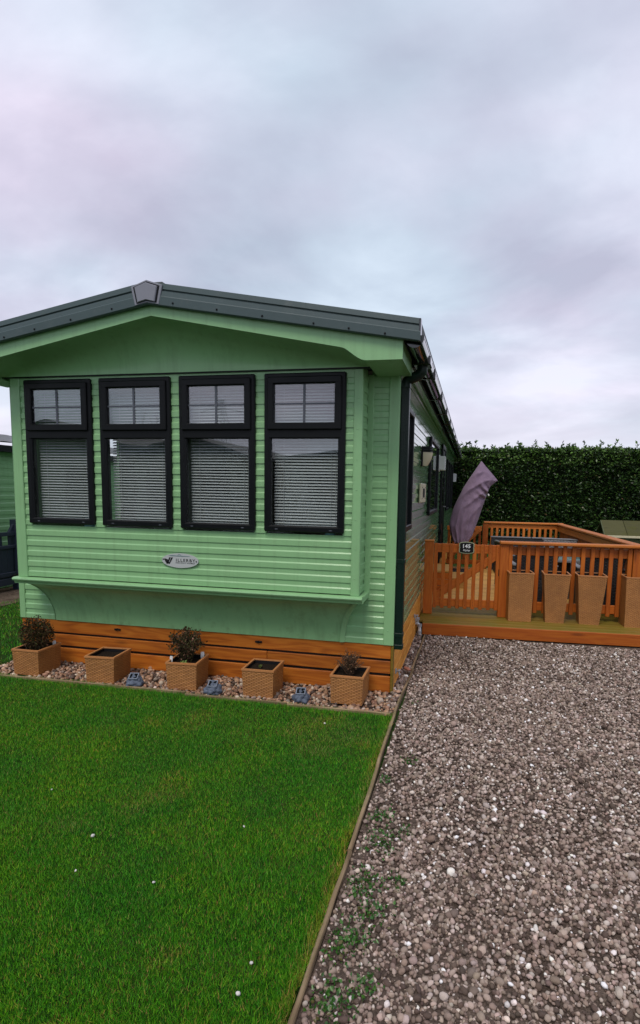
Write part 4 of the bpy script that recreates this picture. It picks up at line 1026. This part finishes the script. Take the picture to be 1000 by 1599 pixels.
# back run
board('handrail', (1.46, 0.125, 0.034), WOODR, fn, (1.70, 4.86, 1.028), bevel=0.008)
board('rail', (1.40, 0.034, 0.075), WOODR, fn, (1.68, 4.86, 0.962)); board('rail', (1.38, 0.034, 0.09), WOODD, fn, (1.68, 4.86, 0.30))
post(fn, 1.005, 4.86, 1.0, 0.10)
for i in range(13):
    board('slat', (0.72, 0.045, 0.021), WOODR, fn, (1.125+i*0.0985, 4.835, 0.57), (R(90), R(-90), 0), 0.003)
# second gate at the back of the deck
g2 = empty('back_gate', (D0[0]-4.86*stn+0.3*ct, D0[1]+4.86*ct+0.3*stn, DZ), TH, 'back gate of the deck with diagonal brace, beside the purple cover', 'gate')
board('rail', (0.66, 0.034, 0.085), WOODR, g2, (0.31, 0, 0.775)); board('rail', (0.66, 0.034, 0.085), WOODD, g2, (0.31, 0, 0.12))
board('brace', (0.80, 0.030, 0.075), WOODR, g2, (0.32, -0.032, 0.48), (0, R(-45), 0))
for i in range(7): board('slat', (0.74, 0.045, 0.02), WOODD, g2, (0.02+i*0.098, 0.030, 0.43), (R(90), R(-90), 0), 0.003)
# front gate
gt = empty('garden_gate', D0, TH, 'orange slatted front gate carrying the number sign, left of the tan planters', 'gate')
post(fn, 0.020, 0.535, 1.005, 0.108); B().b2(-0.040, 0.078, 0.475, 0.595, 1.0055, 1.024, 0.005).build('post_cap', WOODR, fn)
board('rail', (0.75, 0.030, 0.105), WOODD, gt, (0.462, 0.545, 0.928)); board('rail', (0.75, 0.030, 0.095), WOODD, gt, (0.462, 0.545, 0.27))
board('brace', (0.90, 0.030, 0.088), WOODD, gt, (0.462, 0.5455, 0.60), (0, R(-36.5), 0))
for i in range(9):
    board('slat', (0.782, 0.0435, 0.020), WOODD, gt, (0.101+0.0904*i, 0.519, 0.596), (R(90), R(-90), 0), 0.003)
bb = B()
for i in range(9):
    for zz in (0.95, 0.90, 0.29, 0.25): bb.box((0.101+0.0904*i, 0.508, zz), (0.005, 0.003, 0.005))
tag(bb.build('nail_heads', BLACKP, gt), kind='stuff')
B().b2(0.835, 0.86, 0.505, 0.52, 0.62, 0.70, 0.003).build('latch', BLACKP, gt)
# the number sign hangs on the gate
sg = empty('number_sign', (D0[0]+0.457*ct-0.503*stn, D0[1]+0.457*stn+0.503*ct, 0.9445), TH, 'black house number sign with gilt border on the front gate', 'sign')
def plaque(w, h, s=1.0):
    pts = []
    for i in range(9): t = i/8; pts.append((w*(-0.86+1.72*t)*0.5*s, (h*0.5+0.010*math.sin(math.pi*t))*s))
    pts += [(w*0.5*s, h*0.42*s), (w*0.5*s, 0.012*s), (w*0.465*s, 0), (w*0.5*s, -0.012*s), (w*0.5*s, -h*0.42*s)]
    for i in range(9): t = 1-i/8; pts.append((w*(-0.86+1.72*t)*0.5*s, -(h*0.5+0.010*math.sin(math.pi*t))*s))
    pts += [(-w*0.5*s, -h*0.42*s), (-w*0.5*s, -0.012*s), (-w*0.465*s, 0), (-w*0.5*s, 0.012*s), (-w*0.5*s, h*0.42*s)]
    return pts
B().prism(plaque(0.178, 0.122), 'Y', -0.004, 0.004).build('sign_border', GILT, sg)
B().prism(plaque(0.178, 0.122, 0.88), 'Y', -0.0065, -0.004).build('sign_face', BLACKP, sg)
text('145', 0.062, WHITEL, sg, (-0.004, -0.0068, 0.017), rx, 0.001, 0, 0.0016, 1.08)
text('Ripley', 0.032, WHITEL, sg, (-0.002, -0.0068, -0.030), rx, 0.001, 0.25, 0.0002, 1.05)
# ---- tall planters on the deck
def dl(x, y, z=DZ): return (D0[0]+x*ct-y*stn, D0[1]+x*stn+y*ct, z)
GT = 'tall woven planters on the deck edge'
for xc, wt, wb, lb, a in ((1.070, 0.275, 0.255, 'tall straight tan planter next to the gate post', 2.5),
                      (1.470, 0.285, 0.200, 'tall tapered tan planter beside the straight one near the gate', -3),
                      (1.848, 0.305, 0.212, 'tall tapered tan planter, the wider flared one further from the gate', -3.5),
                      (2.335, 0.275, 0.245, 'tall straight tan planter farthest from the gate, cut by the frame', -1)):
    planter('tall_planter', wt, wb, 0.568, wt*0.93, wb*0.93, lb, dl(xc, 0.3+wt*0.465), TH+R(a), GT, soil=0.09, wall=0.010)
# ---- furniture on the deck
def slab_uv(bb, x0, x1, y0, y1, z0, z1):
    c = [(x0, y0), (x1, y0), (x1, y1), (x0, y1)]; u = 0
    for i in range(4):
        a, b = c[i], c[(i+1) % 4]; l = math.hypot(b[0]-a[0], b[1]-a[1])
        bb.quad([(*a, z0), (*b, z0), (*b, z1), (*a, z1)], [(u, z0), (u+l, z0), (u+l, z1), (u, z1)]); u += l
    bb.quad([(*p, z1) for p in c], [(p[0], p[1]) for p in c]); bb.quad([(*p, z0) for p in c][::-1], [(p[0], p[1]) for p in c])
def sofa():
    t = empty('corner_sofa', dl(1.11, 4.15), TH, 'charcoal rattan corner sofa against the back fence', 'sofa')
    b = B(); slab_uv(b, 0.0, 1.14, 0.52, 0.58, 0.02, 0.625); b.build('backrest', RATTAN, t)
    b = B(); b.b2(-0.015, 0.72, 0.505, 0.60, 0.626, 0.648, 0.006); b.b2(0.735, 1.155, 0.505, 0.60, 0.626, 0.648, 0.006); b.b2(1.06, 1.155, -0.75, 0.504, 0.626, 0.648, 0.006); b.build('top_rail', RIM, t)
    b = B(); slab_uv(b, 1.075, 1.14, -0.75, 0.52, 0.02, 0.625); b.build('side_back', RATTAN, t)
    b = B(); slab_uv(b, 0.05, 1.075, 0.0, 0.52, 0.02, 0.26); b.build('seat_base', RATTAN, t)
    B().b2(0.06, 0.60, 0.01, 0.51, 0.265, 0.35, 0.02).build('seat_cushion', CUSH, t); B().b2(0.61, 1.06, 0.01, 0.51, 0.265, 0.35, 0.02).build('seat_cushion', CUSH, t)
sofa()
def chair(x, y, rz, label, RATTAN=None):
    RATTAN = RATTAN or globals()['RATTAN']
    t = empty('rattan_chair', dl(x, y), TH+rz, label, 'chair', 'rattan chairs around the table')
    b = B()
    b.grid(lambda u, v: ((u-.5)*(0.40+0.14*v), -0.24-0.05*v+0.03*math.cos((u-.5)*3), 0.36+0.36*v), 9, 6)
    b.grid(lambda u, v: ((u-.5)*(0.40+0.14*v)*0.96, -0.21-0.05*v+0.03*math.cos((u-.5)*3), 0.36+0.36*v), 9, 6)
    l = b.bm.loops.layers.uv.verify()
    for f in b.bm.faces:
        for q in f.loops: q[l].uv = (q.vert.co.x, q.vert.co.z)
    b.build('backrest', RATTAN, t, smooth=True)
    B().tube([(-0.275, -0.27, 0.725), (-0.15, -0.275, 0.735), (0.15, -0.275, 0.735), (0.275, -0.27, 0.725)], 0.016, 8).build('top_rail', RIM, t, smooth=True)
    b = B(); slab_uv(b, -0.22, 0.22, -0.24, 0.22, 0.28, 0.37); b.build('seat', RATTAN, t)
    for sx in (-1, 1):
        b = B(); slab_uv(b, sx*0.245-0.025, sx*0.245+0.025, -0.25, 0.22, 0.05, 0.55); b.build('arm', RATTAN, t)
        B().b2(sx*0.245-0.032, sx*0.245+0.032, -0.25, 0.225, 0.552, 0.575, 0.006).build('arm_top', RIM, t)
    b = B(); slab_uv(b, -0.21, 0.21, -0.245, -0.215, 0.03, 0.28); b.build('back_panel', RATTAN, t)
    for sx in (-0.21, 0.21):
        for sy in (-0.22, 0.2): board('leg', (0.28, 0.04, 0.04), BLACKP, t, (sx, sy, 0.14), (0, R(-90), 0), 0.003)
    B().b2(-0.2, 0.2, -0.2, 0.2, 0.372, 0.43, 0.02).build('seat_cushion', CUSH, t)
chair(1.33, 1.28, 0.05, 'dark rattan chair with its back to the first tall planter')
chair(2.12, 1.22, -0.06, 'dark rattan chair with its back to the flared tall planter')
chair(1.30, 2.45, R(-80), 'dark rattan chair at the gate side end of the table')
chair(2.05, 3.0, R(176), 'rattan chair on the far side of the table, coloured lighter as if catching light', RATTANLIT)
tb = empty('patio_table', dl(1.72, 2.15), TH, 'rattan patio table with a teal glass top behind the slats', 'table')
B().b2(-0.42, 0.42, -0.40, 0.40, 0.575, 0.585, 0.003).build('table_top', TEALG, tb)
b = B(); b.b2(-0.44, 0.44, -0.42, 0.42, 0.535, 0.574, 0.006); b.build('table_frame', RIM, tb)
b = B(); slab_uv(b, -0.24, 0.24, -0.22, 0.22, 0.0, 0.534); b.build('pedestal', RATTAN, tb)
# step box by the door
sp = empty('door_steps', dl(0.155, 2.3), TH, 'small wooden step box against the caravan, seen through the gate', 'steps')
B().b2(-0.135, 0.165, -0.30, 0.45, 0.295, 0.325, 0.004).build('tread', DECKM, sp)
for i in range(3): board('riser', (0.28, 0.02, 0.092), WOODD, sp, (0.015, -0.285, 0.048+0.098*i)); board('riser', (0.70, 0.02, 0.092), WOODD, sp, (0.148, 0.08, 0.048+0.098*i), (0, 0, R(90)))
b = B().b2(0.185, 0.42, 0.1, 0.75, 0.14, 0.165, 0.004).b2(0.185, 0.42, 0.72, 0.74, 0.0, 0.139).b2(0.185, 0.42, 0.11, 0.13, 0.0, 0.139); b.build('lower_tread', DECKM, sp)

# ---- parasol in its purple cover
pa = empty('covered_parasol', dl(0.58, 4.2), TH, 'cantilever parasol wrapped in a faded purple cover leaning over the deck', 'parasol')
# (x, z) of the left and right outline at each station from the hem to the tip, relative to the pole foot on the deck
st_ = [((-0.190, 0.556), (0.076, 0.558)),
       ((-0.250, 0.723), (0.147, 0.688)),
       ((-0.278, 0.863), (0.195, 0.841)),
       ((-0.252, 1.006), (0.239, 0.981)),
       ((-0.202, 1.199), (0.291, 1.168)),
       ((-0.133, 1.354), (0.330, 1.284)),
       ((-0.047, 1.546), (0.360, 1.388)),
       ((0.041, 1.699), (0.383, 1.480)),
       ((0.139, 1.851), (0.424, 1.572)),
       ((0.200, 1.950), (0.499, 1.647)),
       ((0.249, 2.027), (0.553, 1.681))]
def cover(u, v):
    f = v*(len(st_)-1); i = min(int(f), len(st_)-2); t = f-i
    l = Vector(st_[i][0]).lerp(Vector(st_[i+1][0]), t); r = Vector(st_[i][1]).lerp(Vector(st_[i+1][1]), t)
    a = 2*math.pi*u; c = (l+r)/2; hw = (r-l)/2
    dep = 0.165*(1-max(0, (v-0.70)/0.30)**1.6*0.90)*(0.80+0.20*math.sin(math.pi*min(1, v*1.3)))
    pw = 0.85-0.45*max(0, (v-0.8)/0.2)
    ca = math.copysign(abs(math.cos(a))**pw, math.cos(a)); sa = math.copysign(abs(math.sin(a))**0.9, math.sin(a))
    p = c+hw*ca
    y = -dep*sa
    front = max(0, sa)
    # diagonal drapes pulled from the strap at the right edge, plus long vertical folds below
    d1 = v*13-ca*3.2; d2 = ca*7.5+v*2.6
    fold = 0.046*(1-abs(math.sin(d1)))**1.5*front*min(1, max(0, (v-0.28)*4))*min(1, max(0, (0.95-v)*5))
    fold += 0.040*(1-abs(math.sin(d2)))**1.4*front*min(1, max(0, (0.55-v)*3))
    fold += 0.016*mnoise.noise((ca*2.2, v*7, 3))+0.010*mnoise.noise((ca*5, v*15, 7))
    if 0.52 < v < 0.80 and ca > -0.1: fold += 0.052*math.sin((v-0.50)*60+ca*2.4)*(ca+0.1)*math.sin((v-0.52)/0.28*math.pi)
    return (p.x+0.012*mnoise.noise((v*9, ca*2, 1))*(1-v), y-fold, p.y+0.006*mnoise.noise((ca*3, v*5, 9)))
B().grid(cover, 97, 110).build('cover', PURPLE, pa, smooth=True)
B().tube([(-0.06, 0.02, -0.001), (-0.06, 0.02, 0.75)], 0.028, 10).build('pole', BLACKP, pa, smooth=True, angle=50)
b = B().b2(-0.34, 0.06, -0.20, 0.20, 0.0, 0.045, 0.008); b.build('base', BLACKP, pa)
B().tube([(0.06, -0.10, 0.56), (0.075, -0.11, 0.53), (0.085, -0.11, 0.51)], 0.009, 6).build('cord', WHITEP, pa)
B().tube([(0.385, -0.05, 1.44), (0.405, -0.06, 1.41)], 0.014, 6).build('toggle', WHITEP, pa)

# ------------------------------------------------------------------ hedge, shed, neighbour
hd = empty('hedge', (3, 12.4, 0), 0, 'tall dense dark laurel hedge behind the deck', 'hedge')
HX0, HX1, HY, HT = -1.2, 8.5, 12.35, 2.82
def hface(x, z): return HY+0.16*mnoise.noise((x*1.1, z*1.3, 5))+0.10*mnoise.noise((x*3.1, z*3, 9))
n = 34000
x = rng.uniform(HX0, HX1, n); z = 0.02+HT*rng.random(n)**0.92
fy = np.array([hface(a, b) for a, b in zip(x, z)]); d = np.abs(rng.normal(0, 0.13, n))
topf = np.clip((z-HT+0.35)/0.35, 0, 1)**2
P = np.stack([x, fy+d+topf*0.30*rng.random(n), z], 1)
D = np.stack([rng.normal(0, 0.8, n), -0.9+rng.normal(0, 0.55, n), -0.12+rng.normal(0, 0.55, n)], 1)
n2 = 9000
x2 = rng.uniform(HX0, HX1, n2); yy2 = HY+0.1+rng.random(n2)*1.1; tz = HT+0.09*snoise(x2, yy2, 1.7, 3)+0.05*snoise(x2, yy2, 5, 8)
P2 = np.stack([x2, yy2, tz-np.abs(rng.normal(0, 0.07, n2))], 1); D2 = np.stack([rng.normal(0, .6, n2), -0.2+rng.normal(0, .6, n2), 0.8+rng.normal(0, .4, n2)], 1)
sp_, sd2 = [], []
for k in range(95):                                             # young shoots above the clipped top
    cx = random.uniform(HX0, HX1); cyy = HY+random.uniform(0.1, 0.9); hh = random.choice([0.10, 0.14, 0.2, 0.28, 0.34])*random.uniform(0.6, 1); lx = random.uniform(-.25, .25)
    for q in range(int(8+hh*40)):
        t = q/(8+hh*40); sp_.append((cx+lx*hh*t, cyy, HT-0.04+hh*t)); sd2.append((random.gauss(0, .8), random.gauss(0, .8), random.gauss(0.7, .4)))
P = np.concatenate([P, P2, np.array(sp_)]); D = np.concatenate([D, D2, np.array(sd2)]); n = len(P)
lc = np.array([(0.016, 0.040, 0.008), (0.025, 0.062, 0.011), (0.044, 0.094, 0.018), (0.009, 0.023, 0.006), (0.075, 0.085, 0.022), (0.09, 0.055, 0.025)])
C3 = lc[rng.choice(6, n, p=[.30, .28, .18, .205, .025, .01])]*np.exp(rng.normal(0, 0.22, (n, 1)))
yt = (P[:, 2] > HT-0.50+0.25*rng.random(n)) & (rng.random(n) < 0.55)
C3[yt] = np.array((0.075, 0.150, 0.026))*np.exp(rng.normal(0, 0.25, (yt.sum(), 1)))  # lighter top leaves: young growth, with skylight brightness painted in
Ls = rng.uniform(0.065, 0.12, n)
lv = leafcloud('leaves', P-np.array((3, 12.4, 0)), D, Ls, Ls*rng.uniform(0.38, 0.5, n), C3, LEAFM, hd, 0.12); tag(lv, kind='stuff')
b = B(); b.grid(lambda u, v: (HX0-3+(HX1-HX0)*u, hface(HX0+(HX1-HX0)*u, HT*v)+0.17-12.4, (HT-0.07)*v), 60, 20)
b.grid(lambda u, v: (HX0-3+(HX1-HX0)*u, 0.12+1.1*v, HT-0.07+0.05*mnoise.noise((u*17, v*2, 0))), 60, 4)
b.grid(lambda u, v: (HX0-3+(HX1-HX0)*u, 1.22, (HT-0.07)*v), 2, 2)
HEDGEC = painted('hedge_inner_shade', (0.012, 0.018, 0.007), 0.9, 0.4, 0.05, dirtamt=0, bscale=12, spec=0.1)  # core coloured near-black, painting in the shade between the leaves
b.build('shade_core', HEDGEC, hd)
b = B()
for k in range(24):
    xx = HX0-3+0.2+k*0.4; b.tube([(xx, 0.5, -0.03), (xx+random.uniform(-.1, .1), 0.5, 1.2)], [0.03, 0.02], 6)
b.build('stems', TWIG, hd)

sh = empty('garden_store', (3.45, 9.0, 0), 0, 'low mossy roofed garden store beyond the deck fence', 'shed')
b = B(); b.b2(0.12, 2.2, 0.05, 0.95, -0.03, 0.70); b.prism([(0.05, 0.70), (0.95, 0.70), (0.50, 0.98)], 'X', 0.12, 2.2); b.build('wall', SHEDW, sh)
for i in range(5):
    xx = 0.0+i*0.46
    board('roof_panel', (0.452, 0.62, 0.024), MOSSR, sh, (xx+0.226, 0.24, 0.855), (R(31), 0, 0))
    board('roof_panel', (0.452, 0.62, 0.024), MOSSR, sh, (xx+0.226, 0.76, 0.855), (R(-31), 0, 0))
B().b2(0.0, 2.3, -0.045, -0.02, 0.665, 0.712, 0.003).build('eaves_board', WHITEP if False else CREAM, sh)
b = B(); b.prism([(-0.03, 0.66), (-0.03, 0.70), (0.50, 1.02), (0.50, 0.985)], 'X', -0.02, 0.0); b.build('barge_board', SHEDW, sh)

# neighbour caravan on the left, its long wall
nb = empty('neighbour_caravan', (-6.45, 2, 0), 0, 'neighbouring green clad caravan at the far left with a pantile roof', 'caravan')
nm_ = B().prism([(-0.02, 0.0), (0.012, 0.0), (0.012, 0.055), (0.004, 0.066), (0.004, 0.118), (-0.02, 0.118)], 'Y', -1.2, 9.0).mesh('siding_board', GREEN)
z = 0.30
while z < 2.05:
    link('siding_board', nm_, nb, (0, 0, z)); z += 0.118
B().b2(-3.4, -0.025, -1.2, 9.0, 0.0, 2.1).build('wall', GREEN, nb)
B().b2(-0.01, 0.16, -1.4, 9.2, 2.085, 2.135, 0.004).b2(0.162, 0.18, -1.4, 9.2, 2.07, 2.17, 0.004).build('eaves_board', FRAME, nb)
b = B()
def tiles(u, v):
    yy = -1.4+10.6*v; k = u*6; c = math.floor(k*0.999); f = k-c
    xx = 0.20-1.9*u
    return (xx, yy, 2.18+0.27*1.9*u*0.62+0.03*(1-f)+0.016*abs(math.sin(yy*9.0)))
b.grid(tiles, 37, 300); b.build('roof', painted('grey_pantile', (0.13, 0.135, 0.14), 0.5, 0.2, 0, dirt=(0.3, 0.3, 0.28), dirtamt=0.4), nb, smooth=True, angle=40)
nf = empty('navy_gate', (-6.22, 1.2, 0), 0, 'navy painted picket gate with post in front of the neighbouring caravan', 'gate')
for i in range(14): board('gate_board', (0.52, 0.112, 0.02), NAVY, nf, (0, 0.12+i*0.116, 0.40), (R(90), R(-90), R(90)), 0.004)
for i in range(10): board('baluster', (0.17, 0.05, 0.022), NAVY, nf, (0, 0.10+i*0.17, 0.74), (R(90), R(-90), R(90)), 0.003)
for zz, hh in ((0.85, 0.06), (0.655, 0.05), (0.24, 0.06), (0.13, 0.10)): board('rail', (1.72, 0.035, hh), NAVY, nf, (0.018, 0.86, zz), (0, 0, R(90)))
board('post', (1.08, 0.11, 0.11), NAVY, nf, (0, 1.76, 0.52), (0, R(-90), 0)); B().prism([(1.60, 0.86), (1.71, 0.86), (1.71, 1.0)], 'X', -0.02, 0.02).build('bracket', NAVY, nf)
b = B().b2(0.03, 0.06, 1.62, 1.72, 0.2, 0.235, 0.004); b.build('hinge', BLACKP, nf)

# ------------------------------------------------------------------ behind the viewer, mirrored in the windows
def opp(x0, x1, y0, y1, zr, ze, label):
    t = empty('opposite_caravan', ((x0+x1)/2, y0, 0), 0, label, 'caravan')
    cx = (x0+x1)/2; hw = (x1-x0)/2
    b = B(); b.prism([(-hw+.15, 0.0), (hw-.15, 0.0), (hw-.15, ze), (0, zr-.12), (-hw+.15, ze)], 'Y', y1-y0, 0); b.build('wall', OPW, t)
    b = B(); b.prism([(-hw, ze-0.05), (0, zr-0.11), (hw, ze-0.05), (hw, ze+0.05), (0, zr), (-hw, ze+0.05)], 'Y', y1-y0-0.2, 0.35); b.build('roof', ROOFM, t)
    for xx in (-hw*0.5, hw*0.35):
        w = B().b2(xx-0.45, xx+0.45, 0.001, 0.03, 1.0, 2.1).build('window', FRAME, t)
        B().b2(xx-0.40, xx+0.40, 0.031, 0.034, 1.05, 2.05).build('pane', GLASSD, w)
OPW = painted('opposite_cladding', (0.12, 0.14, 0.11), 0.6, 0.1, 0)
opp(-14.0, -9.4, -11.0, -18.0, 3.50, 2.75, 'dark roofed caravan behind the viewer, mirrored in the leftmost window')
opp(-9.2, -5.3, -11.0, -19.0, 3.05, 2.42, 'sage caravan behind the viewer, mirrored in the two middle windows')
opp(-5.0, 0.2, -12.0, -20.0, 2.75, 2.45, 'low roofed caravan behind the viewer, mirrored in the window by the downpipe')
tr = empty('bare_tree', (-15.2, -20.3, 0), 0, 'bare winter tree behind the viewer, mirrored in the second window', 'tree')
b = B()
def limb(p, d, l, r, k):
    q = p+d*l; b.tube([p, p.lerp(q, .5)+Vector((random.gauss(0, .04), random.gauss(0, .04), 0))*l, q], [r, r*.8, r*.6], 5)
    if k:
        for i in range(3):
            limb(p.lerp(q, random.uniform(.55, 1)), (d+Vector((random.gauss(0, .5), random.gauss(0, .5), random.gauss(0.1, .25)))).normalized(), l*random.uniform(.5, .75), r*.5, k-1)
limb(Vector((0, 0, 0)), Vector((0, 0, 1)), 2.6, 0.11, 5)
b.build('branches', TWIG, tr)
py = empty('pylon', (-29, -60, 0), 0, 'steel lattice pylon behind the viewer, mirrored in the right hand windows', 'pylon')
b = B()
for i in range(8):
    z0, z1 = i*1.5, (i+1)*1.5; w0, w1 = 1.5*(1-z0/14), 1.5*(1-z1/14)
    for sx, sy in ((1, 1), (1, -1), (-1, 1), (-1, -1)):
        b.tube([(sx*w0, sy*w0, z0), (sx*w1, sy*w1, z1)], 0.035, 4); b.tube([(sx*w0, sy*w0, z0), (-sx*w1, sy*w1, z1)], 0.02, 4)
for zz, l in ((8.5, 3.2), (10.5, 2.6)): b.tube([(-l, 0, zz), (0, 0, zz+.5), (l, 0, zz)], 0.03, 4)
b.build('lattice', STEEL, py)
